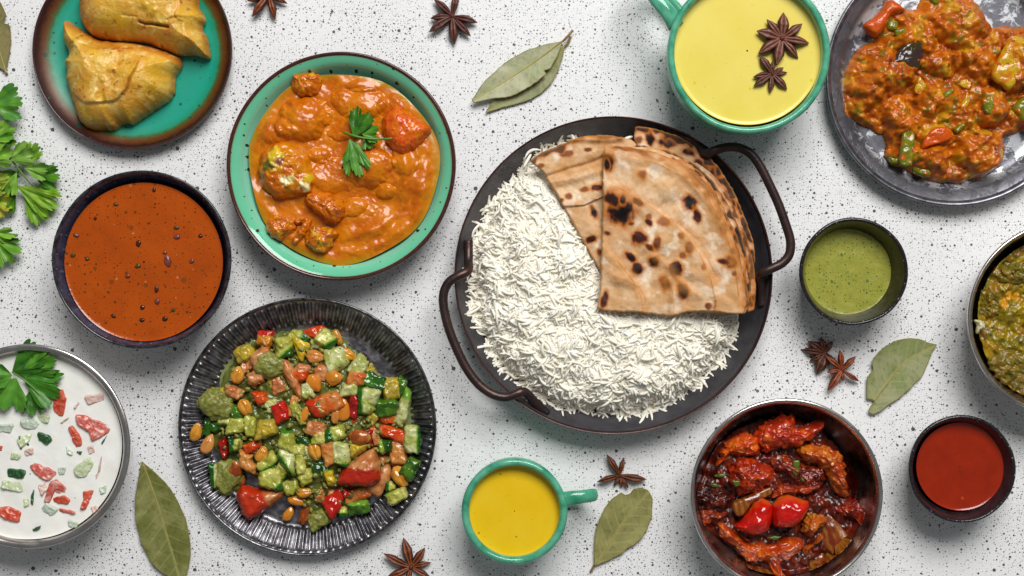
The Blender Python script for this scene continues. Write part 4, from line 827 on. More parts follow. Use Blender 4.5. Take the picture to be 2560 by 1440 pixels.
# left quarter
lq = [(1324, 402), (1352, 382), (1400, 362), (1428, 350), (1462, 340), (1510, 337), (1548, 343), (1580, 350), (1600, 372), (1570, 460), (1530, 620), (1504, 684), (1497, 672), (1478, 640), (1455, 600), (1436, 566), (1425, 545), (1405, 510), (1390, 482), (1372, 456), (1358, 430), (1340, 416)]
o = roti(lq, 96, 7, "", [(1418, 384, 15, 6, 8, .12), (1461, 474, 8, 5, 10, .1), (1493, 470, 14, 7, 0, .45), (1399, 502, 8, 4, 10, .7), (1422, 492, 7, 6, 0, .1), (1485, 530, 7, 13, 20, 1), (1478, 598, 13, 7, 25, .85), (1498, 630, 5, 8, 0, .2), (1352, 415, 6, 4, 0, .1), (1405, 372, 8, 6, 30, .9), (1470, 375, 8, 4, 0, .3), (1430, 352, 20, 5, 10, .8), (1500, 341, 24, 4, 0, .7)],
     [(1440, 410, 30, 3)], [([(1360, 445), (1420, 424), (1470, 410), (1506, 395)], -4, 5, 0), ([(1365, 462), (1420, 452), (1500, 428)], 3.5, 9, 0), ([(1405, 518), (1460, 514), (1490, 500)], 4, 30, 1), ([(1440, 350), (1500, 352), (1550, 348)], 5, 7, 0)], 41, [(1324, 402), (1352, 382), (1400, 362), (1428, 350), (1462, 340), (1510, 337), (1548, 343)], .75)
tag(o, "left flatbread quarter resting on the rice, folded in pleats", "flatbread")
# middle layer below the front one
o = roti([(1500, 352), (1560, 356), (1620, 366), (1680, 380), (1735, 408), (1780, 450), (1820, 510), (1852, 580), (1870, 650), (1878, 700), (1876, 760), (1862, 786), (1700, 780), (1600, 600), (1510, 400)], 100, 6, "",
     [(1792, 462, 14, 4, -45, 1), (1850, 590, 14, 4, -70, .8), (1868, 660, 20, 4, -80, 1), (1866, 740, 26, 6, -86, 1)], [], [], 47, [(1560, 356), (1620, 366), (1680, 380), (1735, 408), (1780, 450), (1820, 510), (1852, 580), (1870, 650), (1878, 700), (1876, 760)], .95)
tag(o, "flatbread directly beneath the front quarter, its blackened edge showing at the right", "flatbread")
# thin fanned layers between the middle and the front quarter
for k_, (off_, lab_) in enumerate([(14, "lower of two thin flatbread layers fanned under the front quarter's right edge"), (7, "upper of two thin flatbread layers fanned under the front quarter's right edge")]):
    arc = [(1694, 402), (1740, 436), (1778, 478), (1808, 530), (1832, 590), (1850, 650), (1862, 710), (1868, 750)]
    arc = [(x + off_ * (.55 + .35 * math.sin(i_ * 1.7 + k_ * 2)), y - off_ * .5 * (1 - i_ / 7)) for i_, (x, y) in enumerate(arc)]
    pl_ = [(1560, 380 - off_)] + [(1630, 372 - off_ * .3)] + arc + [(1860, 778), (1780, 770), (1600, 600)]
    o = roti(pl_, 106 + 5 * k_, 6, "", [(arc[2][0] - 8, arc[2][1] + 4, 12, 4, -50, .9), (arc[4][0] - 6, arc[4][1], 12, 4, -70, .8), (arc[6][0] - 5, arc[6][1] - 10, 14, 4, -80, .9)], [], [], 60 + k_, arc, .7)
    tag(o, lab_, "flatbread")
# front quarter
fq = [(1509, 368), (1530, 364), (1562, 366), (1600, 372), (1650, 384), (1694, 402), (1740, 436), (1778, 478), (1808, 530), (1832, 590), (1850, 650), (1862, 710), (1866, 760), (1858, 784), (1840, 786), (1790, 780), (1745, 778), (1714, 780), (1690, 788), (1672, 791), (1640, 786), (1590, 780), (1540, 779), (1510, 777), (1493, 770), (1498, 735), (1502, 690), (1503, 640), (1505, 570), (1506, 500), (1507, 430)]
sp = [(1521, 406, 12, 18, 0, .8), (1516, 412, 6, 11, 5, 1), (1550, 524, 27, 32, 10, 1), (1528, 500, 20, 12, -20, .8), (1556, 500, 7, 12, 0, .9), (1604, 437, 9, 8, 0, .05), (1592, 506, 14, 7, -35, .45), (1620, 543, 5, 6, 0, .1),
      (1723, 510, 14, 17, 30, 1), (1742, 540, 8, 16, 20, .7), (1737, 456, 12, 7, -55, .85), (1764, 488, 6, 7, 0, .4), (1795, 538, 8, 10, 20, .95), (1808, 572, 8, 14, 0, .35), (1735, 435, 5, 5, 0, .1), (1620, 558, 8, 6, -30, .7), (1657, 554, 12, 9, 0, .08),
      (1597, 595, 16, 13, 0, .6), (1640, 610, 7, 12, 0, .25), (1518, 583, 8, 5, -20, .6), (1575, 642, 14, 8, -40, .9), (1632, 654, 9, 11, 35, .85), (1592, 672, 13, 11, 30, .85), (1688, 671, 15, 14, 0, .75), (1706, 728, 11, 18, 10, .8), (1720, 620, 8, 12, 10, .1),
      (1705, 640, 7, 6, 0, .05), (1756, 668, 6, 7, 0, .1), (1832, 630, 9, 9, 0, 1), (1826, 656, 14, 12, -20, .7), (1810, 655, 14, 5, -10, .5), (1835, 684, 5, 6, 0, .7), (1861, 702, 5, 10, 0, .8), (1510, 750, 7, 17, -15, .45), (1768, 765, 7, 6, 0, .4), (1662, 706, 10, 15, 10, .0), (1622, 620, 10, 5, -40, .3),
      (1700, 590, 6, 6, 0, .05), (1576, 560, 6, 4, 0, .2), (1560, 372, 22, 4, -12, .9), (1600, 378, 16, 5, -25, .8), (1655, 400, 6, 4, 0, .1)]
bm_ = [(1670, 478, 26, 9), (1688, 671, 20, 6), (1706, 728, 18, 5), (1592, 672, 14, 4), (1575, 645, 14, 3), (1632, 650, 14, 5), (1610, 600, 30, 5), (1652, 612, 20, 4), (1545, 740, 40, 4), (1725, 690, 16, 4), (1664, 700, 20, 5), (1552, 522, 26, 3), (1722, 520, 20, 3), (1604, 437, 14, 3), (1830, 645, 18, 3), (1600, 480, 40, 3)]
fo = [([(1512, 455), (1560, 478), (1610, 508), (1665, 545), (1715, 590), (1750, 640), (1775, 700), (1786, 750), (1784, 780)], 10, 70, -1), ([(1509, 372), (1560, 392), (1640, 404), (1710, 440), (1770, 500), (1810, 580), (1835, 660), (1845, 740)], 4, 30, -1), ([(1513, 620), (1545, 655), (1580, 700), (1600, 740), (1606, 778)], 6, 40, -1), ([(1606, 776), (1612, 745), (1596, 718), (1560, 700), (1530, 690)], 4, 16, 0), ([(1700, 560), (1745, 600), (1790, 690)], -2.5, 8, 0), ([(1672, 700), (1680, 730), (1675, 790)], 4, 6, 0), ([(1640, 640), (1690, 700), (1740, 740)], 2.5, 10, 0), ([(1620, 390), (1700, 430), (1780, 520), (1820, 620)], 3, 10, 0)]
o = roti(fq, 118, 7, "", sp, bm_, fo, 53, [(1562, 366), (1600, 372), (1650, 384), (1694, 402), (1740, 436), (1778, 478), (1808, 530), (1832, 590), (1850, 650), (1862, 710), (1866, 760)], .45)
tag(o, "front flatbread quarter on top, straight cut sides and a big black char blister", "flatbread")

# ================================================================ SALAD
ml = M("salad_dressing", hx('#66702e'), hx('#4e561f'), 16, .2, spec=.5, specks=[(8, 2.2, hx('#323a12'), .5)], bumps=[(9, 1.2)])
dp = [(640, 855), (700, 830), (760, 823), (840, 826), (872, 860), (930, 915), (985, 965), (1005, 1010), (1011, 1060), (1005, 1110), (985, 1160), (950, 1200), (880, 1250), (800, 1300), (730, 1250), (640, 1190), (580, 1170), (545, 1130), (526, 1060), (545, 985), (565, 930), (598, 885)]
def mash_z(x, y): 
    c = at(780, 1050, 20); d = np.hypot(x - c[0], y - c[1]); return 34 * (1 - sst(90, 235, d)) + (9 * fbm(x * .04, y * .04, 2, 3) + 4) * (1 - sst(215, 250, d)) + 1.5
o = slab("green_dressing", dp, 3, ml, z=9.5, rnd=10, nb=260, nr=90, smooth_edge=True, zf=mash_z, thin=True, edge_jit=6); tag(o, "green herb dressing pooled under the chopped salad", "dressing")
pm = M("dressing_puddle", hx('#868c58'), hx('#6f7850'), 30, .12, spec=.6, bumps=[(14, .5)])
o = slab("dressing_puddle", [(596, 862), (560, 905), (548, 960), (552, 985), (580, 975), (600, 940), (640, 900), (640, 850)], 2, pm, z=10, rnd=6, nb=80, nr=12, smooth_edge=True, edge_jit=4); tag(o, "thin greenish dressing puddle at the plate's upper left", "dressing")
o = slab("dressing_puddle", [(1010, 1000), (1030, 980), (1042, 1020), (1044, 1060), (1012, 1075)], 2, pm, z=10, rnd=6, nb=60, nr=12, smooth_edge=True, edge_jit=3); tag(o, "thin greenish dressing puddle at the plate's right side", "dressing")
herb = [(7, 1.8, hx('#4f5a1a'), .3), (15, 3.4, hx('#6a7024'), .2)]
food_m = M("cut_vegetable", None, rough=.24, spec=.5, bumps=[(8, .6), (3, .25)], specks=herb, coat=.15)
skin_m = M("vegetable_skin", None, rough=.13, spec=.55, bumps=[(14, .4)], specks=[(14, 1.4, hx('#6a6a2a'), .2)], coat=.2)
coat_m = M("dressing_coated", hx('#6c7030'), hx('#949444'), 12, .28, spec=.5, bumps=[(9, 2.0), (4, 1)], specks=[(8, 2.2, hx('#4a5020'), .45), (12, 3, hx('#b08a4c'), .2)])
GREEN = dict(cuc=(hx('#c4c262'), hx('#a4a43c')), pale=(hx('#cdd092'), hx('#adb45c')), yel=(hx('#c8a620'), hx('#d4b428')), mango=(hx('#c0a42c'), hx('#ae9838')), flesh=(hx('#cf9058'), hx('#bc6c38')), org=(hx('#cc5c1c'), hx('#c87c3c')),
             red=(hx('#b4140e'), hx('#c02412')), redo=(hx('#c83c0e'), hx('#d4581c')), dark=(hx('#2e5f16'), hx('#1d4410')), gskin=(hx('#4a7418'), hx('#2e520e')), bean=(hx('#d89834'), hx('#c47c20')), beano=(hx('#d47c22'), hx('#c88428')), beanb=(hx('#8a3c14'), hx('#a85a1e')), peach=(hx('#cc8a44'), hx('#c07430')), black=(hx('#2a1010'), hx('#3c1a16')), dkred=(hx('#8c120e'), hx('#a01c12')))
SK = hx('#1f5410'); SK2 = hx('#3c7a1c')
def cutcol(kind, skin=None, cx=0, cy=0, w=0, h=0, skc=None):
    c1, c2 = GREEN[kind]
    def f(x, y, d):
        C = mixc(c1, c2, sst(-.3, .3, fbm(x * .04, y * .04, 2, 2))); C = mixc(C, C * .8, sst(.1, .5, fbm(x * .15, y * .15, 4, 2)))
        if skin is not None:
            a = radians(skin[0]); t = ((x - cx) * cos(a) + (y - cy) * sin(a)) / (.5 * (abs(w * cos(a)) + abs(h * sin(a))) + 1e-6)
            s1 = skc if skc is not None else SK
            C = mixc(C, hx('#6f9a2c') if skc is None else s1, sst(skin[1] - .16, skin[1] - .06, t)); C = mixc(C, s1, sst(skin[1] - .05, skin[1] + .05, t))
        return C
    return f
NOUN = dict(cuc="cucumber chunk", pale="pale cucumber chunk", yel="bright yellow pepper piece", mango="pale yellow cube", flesh="pinkish tomato flesh chunk", org="orange tomato chunk", red="vivid red pepper piece", redo="orange red pepper piece", dark="dark green cucumber skin piece", gskin="bright green cucumber skin piece", bean="golden bean", beano="orange bean", beanb="glossy brown bean", peach="peach coloured peanut", black="dark maroon bean", dkred="deep red tomato piece")
SALAD = []
def zlev(px, py, lift):
    d = math.hypot(px - 775, py - 1050); r_ = math.hypot(px - 768, py - 1067) + 14; return max(14 + 34 * (1 - min(d / 250, 1) ** 2) + lift, 14 + max(0, r_ - 248) * .6)
def region(pt): return pt
def put(name, kind, px, py, w, h, rot=0, skin=None, lift=0, thick=None, tilt=None, poly=None, round_=False, adj="", mat=None, skc=None):
    z = zlev(px, py, lift); thick = thick or min(w, h) * .62
    w *= 1.12; h *= 1.12; poly = [tuple(np.mean(poly, 0) + (np.array(p) - np.mean(poly, 0)) * 1.1) for p in poly] if poly else None
    seed = px * .37 + py * .11; rs_ = random.Random(int(px * 31 + py)); tilt = tilt if tilt is not None else (rs_.uniform(-11, 11), rs_.uniform(-11, 11))
    c = at(px, py, z)
    if mat is coat_m and name == 'coated_lump':
        o = blob(name, (c[0], c[1], z + thick * .4), (w * 1.02, h * 1.02, thick * 1.1), coat_m, rot, tilt, .34, 1.1, 5, seed=seed, sq=.85, ridge=.35)
    elif round_:
        c1, c2 = GREEN[kind]
        def shp(V):
            V = V.copy(); V[:, 1] *= 1 - .18 * V[:, 0]; V[:, 1] += .10 * (V[:, 0] ** 2 - .4); V[:, 2] -= .22 * np.exp(-(V[:, 1] / .16) ** 2) * (V[:, 2] > 0) * (1 if kind in ('peach', 'bean') else 0); return V
        o = blob(name, (c[0], c[1], z + thick * .45), (max(w, h) * .8, min(w, h) * .8, thick), skin_m, rot, tilt, .11, 1.3, 4, cf=lambda V, n: mixc(mixc(c1, c2, sst(-.3, .4, n)), hx('#e0b060'), .5 * sst(.6, 1.0, V[:, 0])), seed=seed, shape=shp)
    else:
        P = poly or box_poly(px, py, w, h, rot, .16, 4, rs_)
        if poly: q_ = np.array(poly); px, py = q_.mean(0); w, h = np.ptp(q_[:, 0]), np.ptp(q_[:, 1]); c = at(px, py, z)
        m_ = mat or (skin_m if kind in ('red', 'redo', 'dark', 'gskin', 'dkred') else food_m)
        o = slab(name, P, thick, m_, z=z, rnd=max(4.0, min(w, h) * .2), nb=56, nr=16, cf=cutcol(kind, skin, c[0], c[1], w, h, skc) if mat is None else None, amp=4.5, freq=.05, seed=seed, edge_jit=3.2, rot=(radians(tilt[0]), radians(tilt[1]), 0), dome=min(w, h) * .07)
    SALAD.append([o, name, kind, px, py, adj, mat]); return o
C_, B_, P_, T_, G_, Mg = "cucumber_chunk", "bean", "pepper_piece", "tomato_piece", "coated_lump", "yellow_cube"
# lower layer first
put(T_, 'flesh', 619, 908, 30, 40, 20, lift=-8); put(C_, 'pale', 793, 860, 34, 32, 0, lift=-6); put(T_, 'flesh', 803, 928, 44, 40, 0, lift=-6); put(C_, 'dark', 520, 1063, 18, 44, -10, lift=-4); put(C_, 'dark', 545, 1066, 40, 24, 15, lift=-6)
put(Mg, 'mango', 545, 986, 44, 30, 0, lift=-6); put(C_, 'dark', 758, 1105, 34, 28, 20, lift=0); put(C_, 'dark', 595, 1092, 44, 18, 10, lift=-2); put(T_, 'org', 897, 1232, 56, 34, 20, lift=-8); put(C_, 'cuc', 977, 1213, 26, 22, 10, (180, .2), lift=-5)
put(C_, 'cuc', 733, 1217, 38, 36, 15, lift=-2); put(T_, 'flesh', 800, 1240, 26, 38, 10, lift=-4); put(B_, 'beanb', 604, 1200, 36, 24, 70, round_=True, lift=-8); put(C_, 'cuc', 858, 1277, 28, 26, 0, (270, .1), lift=-4)
put(C_, 'cuc', 766, 1190, 38, 38, 20, lift=0); put(T_, 'flesh', 700, 960, 40, 40, 10, lift=-10); put(T_, 'dkred', 905, 1095, 60, 40, 0, lift=-12); put(T_, 'flesh', 650, 1120, 40, 30, 0, lift=-12); put(C_, 'dark', 700, 1030, 40, 40, 0, lift=-12); put(C_, 'pale', 780, 1130, 50, 40, 0, lift=-14); put(C_, 'dark', 800, 1170, 44, 40, 0, lift=-14); put(T_, 'flesh', 840, 1240, 40, 30, 0, lift=-12)
# named pieces, from the top of the plate down
put(Mg, 'mango', 617, 877, 44, 38, 20); put(P_, 'bean', 666, 846, 48, 34, -10, (90, .35), lift=4, skc=hx('#b82410')); put(T_, 'flesh', 654, 897, 54, 46, 20, lift=2)
put(G_, 'cuc', 678, 914, 62, 48, -15, lift=12, mat=coat_m); put(C_, 'cuc', 748, 842, 54, 28, -25, (-20, .25)); put(C_, 'cuc', 715, 871, 48, 48, 10, (-50, .12), lift=6)
put(P_, 'yel', 750, 868, 50, 60, 0, poly=[(726, 834), (738, 836), (776, 863), (768, 880), (756, 904), (744, 890)], lift=8, thick=8)
put(P_, 'redo', 787, 829, 54, 28, 12, (-60, -2.0), lift=2, skc=hx('#c8420e')); put(C_, 'cuc', 818, 848, 42, 44, -42, (-60, .35), lift=8); put(B_, 'beano', 846, 846, 52, 22, -65, round_=True, lift=2)
put(B_, 'peach', 789, 891, 48, 38, -10, round_=True, lift=6); put(B_, 'bean', 871, 886, 50, 30, -28, round_=True, lift=2); put(C_, 'pale', 842, 900, 60, 54, 20, lift=-2); put(B_, 'bean', 838, 910, 52, 32, 0, round_=True, lift=10)
put(B_, 'beano', 836, 943, 50, 42, 0, round_=True, lift=8); put(B_, 'beano', 787, 957, 52, 38, -60, round_=True, lift=10); put(C_, 'pale', 896, 914, 46, 46, -35, lift=2); put(B_, 'black', 912, 897, 34, 28, -50, round_=True, lift=-4)
put(Mg, 'mango', 931, 926, 26, 42, 0, poly=[(930, 905), (946, 940), (918, 935), (915, 920)], lift=2); put(P_, 'org', 892, 947, 42, 38, -10, lift=8); put(C_, 'dark', 937, 955, 54, 34, -25, lift=4, skin=(200, .3), skc=SK2); put(C_, 'pale', 875, 974, 42, 34, 0, lift=6)
put(B_, 'bean', 907, 982, 32, 30, 30, round_=True, lift=6); put(Mg, 'mango', 976, 968, 46, 52, 8, lift=-2); put(C_, 'gskin', 1005, 965, 24, 40, -20); put(C_, 'pale', 1007, 1015, 40, 88, -18, poly=[(1012, 966), (1028, 975), (1026, 1008), (1016, 1050), (998, 1062), (984, 1052), (992, 1020), (1004, 990)], skin=(60, .55), skc=hx('#6f9a2c'), lift=2)
put(C_, 'gskin', 968, 1015, 50, 44, 0, lift=2); put(C_, 'pale', 921, 1005, 48, 60, -8, (180, .25), lift=6); put(P_, 'beano', 966, 1046, 38, 22, -10, lift=-2, skc=hx('#c8420e'), skin=(-90, .1)); put(Mg, 'mango', 931, 1046, 28, 34, 0, poly=[(916, 1038), (930, 1030), (946, 1034), (944, 1050), (930, 1064)], lift=2)
put(B_, 'beanb', 892, 1050, 48, 20, 35, round_=True, lift=0); put(T_, 'dkred', 884, 1020, 32, 62, -20, lift=0); put(T_, 'org', 814, 1003, 78, 52, 20, lift=0, skc=hx('#c8320e'), skin=(200, .45)); put(C_, 'cuc', 811, 1013, 42, 24, 25, (155, .5), lift=16)
put(B_, 'beano', 861, 1025, 62, 32, 88, round_=True, lift=8); put(B_, 'peach', 839, 1031, 58, 24, 90, round_=True, lift=14)
put(B_, 'bean', 596, 937, 48, 38, 75, round_=True, lift=0); put(T_, 'flesh', 641, 947, 40, 38, 15, lift=4); put(P_, 'mango', 682, 961, 22, 38, 15, lift=2, thick=8)
put(T_, 'flesh', 730, 949, 60, 90, 0, poly=[(709, 900), (722, 904), (738, 928), (752, 958), (768, 1000), (755, 1005), (738, 985), (720, 955), (705, 926)], lift=6, thick=20, skin=(215, .35), skc=hx('#bf6a22')); put(C_, 'pale', 768, 978, 30, 36, 20, lift=10); put(P_, 'redo', 757, 930, 36, 44, -15, lift=6, skin=(90, .2), skc=hx('#c47a4c'))
put(T_, 'flesh', 588, 978, 54, 36, -8, poly=[(565, 962), (590, 965), (596, 972), (617, 974), (606, 990), (595, 1000), (566, 990)], lift=2); put(P_, 'redo', 650, 992, 42, 46, -25, lift=4, poly=[(632, 976), (668, 980), (674, 998), (666, 1010), (653, 1015), (640, 1002)])
put(B_, 'bean', 615, 1019, 50, 36, -62, round_=True, lift=8); put(G_, 'cuc', 543, 1009, 66, 62, 0, mat=coat_m, lift=2, thick=44); put(C_, 'gskin', 590, 1033, 34, 32, 35, lift=4); put(C_, 'pale', 566, 1048, 34, 30, 0, lift=2)
put(C_, 'pale', 680, 1014, 36, 30, 25, lift=0); put(P_, 'red', 701, 1033, 46, 52, 0, poly=[(676, 1016), (712, 1004), (724, 1030), (724, 1046), (698, 1062), (690, 1052)], lift=10, skin=(-5, 1.6), thick=16); put(T_, 'peach', 733, 1015, 20, 46, -10, lift=6)
put(B_, 'beano', 762, 1035, 54, 22, 70, round_=True, lift=10); put(C_, 'cuc', 747, 1035, 20, 50, 25, lift=12, thick=10); put(C_, 'cuc', 593, 1063, 44, 36, 8, lift=4); put(C_, 'cuc', 628, 1067, 28, 54, 0, lift=6); put(Mg, 'mango', 668, 1069, 52, 50, 8, lift=10)
put(B_, 'bean', 492, 1079, 54, 32, 72, round_=True, lift=-2); put(B_, 'peach', 522, 1109, 55, 34, 68, round_=True, lift=-2); put(P_, 'dkred', 560, 1121, 30, 56, -5, poly=[(544, 1102), (568, 1092), (574, 1125), (566, 1150), (558, 1145)], lift=0, thick=16); put(C_, 'cuc', 589, 1112, 28, 32, 0, (180, .0), lift=4)
put(P_, 'redo', 631, 1115, 50, 26, 14, lift=14, thick=10, poly=[(606, 1112), (630, 1106), (640, 1096), (656, 1108), (645, 1124), (618, 1134)]); put(T_, 'peach', 622, 1157, 40, 54, 0, poly=[(602, 1118), (618, 1130), (636, 1136), (632, 1150), (646, 1160), (640, 1182), (622, 1178), (602, 1164)], lift=4); put(B_, 'bean', 656, 1134, 46, 32, 65, round_=True, lift=8)
put(C_, 'pale', 537, 1184, 24, 54, 0, (180, -.1), lift=-6); put(G_, 'cuc', 570, 1192, 58, 70, -10, mat=coat_m, lift=0, thick=36); put(B_, 'beanb', 589, 1173, 52, 34, 75, round_=True, lift=14); put(C_, 'cuc', 670, 1152, 56, 32, 45, (-60, .35), lift=4)
put(C_, 'cuc', 704, 1180, 32, 40, -30, (-60, .5), lift=4); put(C_, 'pale', 716, 1152, 40, 78, -25, poly=[(700, 1122), (716, 1120), (738, 1136), (736, 1160), (738, 1190), (722, 1180), (704, 1158), (696, 1140)], skin=(215, .15), lift=12); put(C_, 'cuc', 752, 1157, 28, 54, 8, lift=10); put(C_, 'cuc', 750, 1123, 34, 30, 0, lift=6); put(C_, 'cuc', 718, 1098, 44, 48, -8, lift=8, skin=(90, .7), skc=SK2)
put(C_, 'cuc', 675, 1196, 56, 46, -5, (-45, .6), lift=6); sk_t = hx('#b8300f')
put(T_, 'flesh', 655, 1250, 110, 80, 0, poly=[(606, 1213), (624, 1214), (640, 1221), (668, 1222), (693, 1218), (713, 1211), (714, 1226), (702, 1242), (672, 1267), (625, 1296), (612, 1284), (598, 1240)], skin=(205, .02), skc=sk_t, lift=2, thick=36, tilt=(0, 6))
put(B_, 'bean', 762, 1230, 44, 28, 5, round_=True, lift=6); put(B_, 'beano', 745, 1252, 58, 24, -12, round_=True, lift=2); put(B_, 'beano', 722, 1284, 44, 26, 60, round_=True, lift=0); put(B_, 'beanb', 764, 1284, 60, 32, 70, round_=True, lift=-4)
put(T_, 'flesh', 787, 1073, 48, 34, -15, lift=4); put(C_, 'cuc', 837, 1080, 48, 38, 20, (200, .2), lift=8); put(C_, 'cuc', 800, 1098, 38, 32, 10, lift=8); put(B_, 'bean', 789, 1127, 50, 36, -70, round_=True, lift=8); put(T_, 'peach', 822, 1132, 36, 60, 10, lift=6)
put(C_, 'pale', 860, 1132, 40, 58, 0, (-90, .72), lift=8); put(Mg, 'mango', 895, 1127, 50, 42, 25, poly=[(874, 1108), (926, 1112), (918, 1122), (880, 1150), (876, 1130)], lift=4); put(B_, 'beanb', 902, 1092, 60, 42, -8, round_=True, lift=10); put(T_, 'flesh', 938, 1090, 20, 48, 10, lift=4, thick=10)
put(C_, 'pale', 1033, 1098, 44, 70, -3, (0, .55), lift=-2, poly=[(1014, 1064), (1048, 1062), (1054, 1100), (1052, 1132), (1020, 1130), (1008, 1108)]); put(P_, 'redo', 985, 1090, 80, 40, 0, poly=[(946, 1086), (952, 1066), (966, 1062), (1002, 1076), (1028, 1090), (1022, 1104), (1010, 1113), (976, 1098)], lift=10, thick=14); put(C_, 'dark', 968, 1117, 32, 38, 10, (200, .3), lift=4, skc=hx('#8fa83c'))
put(T_, 'peach', 997, 1136, 38, 58, 8, lift=2); put(C_, 'gskin', 1027, 1173, 34, 42, -35, lift=-4); put(T_, 'flesh', 945, 1195, 60, 90, 0, poly=[(946, 1138), (975, 1144), (978, 1192), (962, 1220), (950, 1240), (925, 1232), (906, 1219), (948, 1194)], lift=0, thick=14)
put(B_, 'bean', 1002, 1190, 62, 42, -62, round_=True, lift=2); put(T_, 'flesh', 900, 1168, 110, 90, 0, poly=[(933, 1121), (945, 1150), (949, 1194), (930, 1212), (895, 1213), (849, 1208), (852, 1188), (866, 1165), (895, 1144)], skin=(-95, -.08), skc=hx('#ae2410'), lift=8, thick=36, tilt=(0, 0))
put(P_, 'yel', 825, 1186, 28, 66, -20, poly=[(802, 1158), (820, 1160), (834, 1180), (838, 1210), (830, 1216), (818, 1208), (806, 1180)], skin=(100, .45), lift=6, thick=14); put(P_, 'red', 845, 1250, 50, 80, 0, poly=[(802, 1252), (818, 1240), (840, 1226), (856, 1212), (858, 1244), (850, 1272), (833, 1298), (818, 1280)], lift=8, thick=14); put(P_, 'red', 869, 1232, 30, 30, 0, poly=[(857, 1214), (886, 1236), (858, 1246)], lift=8, thick=10)
put(C_, 'gskin', 893, 1265, 58, 34, 8, lift=0, skin=(90, .6), skc=hx('#6f9a2c')); put(C_, 'cuc', 989, 1240, 50, 34, 25, (120, .55), lift=-6); put(C_, 'gskin', 797, 1298, 46, 38, 25, lift=-4, mat=coat_m)
# clumps of herb dressing clinging between the pieces
rsh = np.random.default_rng(3); Vs_, Fs_, of_ = [], [], 0; Vi, Fi = ico(2)
for i in range(760):
    a_ = rsh.uniform(0, 2 * pi); r_ = 232 * math.sqrt(rsh.uniform(0, 1)); px_, py_ = 778 + r_ * cos(a_) * 1.0, 1052 + r_ * sin(a_)
    if pdist(np.array([[px_, py_]]), np.array(dp))[0] < 6 or (px_ > 860 and py_ < 900): continue
    z_ = zlev(px_, py_, 0) + rsh.uniform(2, 20); s_ = rsh.uniform(2.5, 8); c_ = at(px_, py_, z_)
    W_ = Vi * (1 + .9 * noise3(Vi[:, 0] * 1.6 + i, Vi[:, 1] * 1.6, Vi[:, 2] * 1.6)[:, None]) * [s_, s_ * rsh.uniform(.5, .9), s_ * .55]
    an = rsh.uniform(0, 6.28); W_ = W_ @ np.array([[cos(an), sin(an), 0], [-sin(an), cos(an), 0], [0, 0, 1]]) + c_ - at(768, 1067, 0)
    Vs_.append(W_); Fs_.append(Fi + of_); of_ += len(Vi)
o = mk("herb_dressing_clumps", np.vstack(Vs_), None, coat_m, at(768, 1067, 0), F2=np.vstack(Fs_)); tag(o, "small clumps of green herb dressing clinging between the salad pieces", "dressing", kind="stuff")
# labels: look + what it touches, made unique
import collections
def where(px, py):
    return clock(px, py, 768, 1067, 323)
near_w = {'cuc': 'cucumber', 'pale': 'cucumber', 'yel': 'pepper', 'mango': 'yellow cube', 'flesh': 'tomato', 'org': 'tomato', 'red': 'pepper', 'redo': 'pepper', 'dark': 'cucumber', 'gskin': 'cucumber', 'bean': 'bean', 'beano': 'bean', 'beanb': 'bean', 'peach': 'peanut', 'black': 'maroon bean', 'dkred': 'tomato'}
longn = {'cuc': 'green cucumber', 'pale': 'pale cucumber', 'yel': 'yellow pepper', 'mango': 'pale yellow cube', 'flesh': 'pinkish tomato', 'org': 'orange tomato', 'red': 'vivid red pepper', 'redo': 'orange red pepper', 'dark': 'dark cucumber skin', 'gskin': 'bright cucumber skin', 'bean': 'golden bean', 'beano': 'orange bean', 'beanb': 'brown bean', 'peach': 'peach peanut', 'black': 'maroon bean', 'dkred': 'deep red tomato'}
labs = collections.Counter()
for r in SALAD:
    o, name, kind, px, py, adj, mt = r
    base = "lumpy green dressing-coated vegetable" if mt is coat_m else (NOUN[kind] if not (name == T_ and kind == 'peach') else "ragged peach coloured tomato chunk")
    if name == P_ and kind == 'org': base = "bright orange pepper piece"
    if name == P_ and kind in ('bean', 'beano'): base = "small orange pepper piece"
    if name == P_ and kind == 'mango': base = "curled yellowish pepper peel"
    lab = f"{base} {where(px, py)} of the fluted plate"
    others = sorted((math.hypot(q[3] - px, q[4] - py), i) for i, q in enumerate(SALAD) if q is not r and longn[q[2]] != longn[kind])
    k = 0
    while labs[lab] and k < 5:
        q = SALAD[others[k][1]]; dx, dy = px - q[3], py - q[4]
        side = ("right of" if dx > 0 else "left of") if abs(dx) > abs(dy) else ("below" if dy > 0 else "above")
        lab = f"{base} {side} a {longn[q[2]]}, {where(px, py)}"; k += 1
    if labs[lab]: lab = lab + " and lower"
    labs[lab] += 1; r.append(lab)
    cat = dict(cucumber_chunk="cucumber", bean="bean", pepper_piece="pepper", tomato_piece="tomato", coated_lump="vegetable", yellow_cube="vegetable")[name]
    tag(o, lab, cat, "chopped salad pieces on the fluted plate")
def cq(pts): return [(1700 + a / 3.131, 980 + b / 3.131) for a, b in pts]
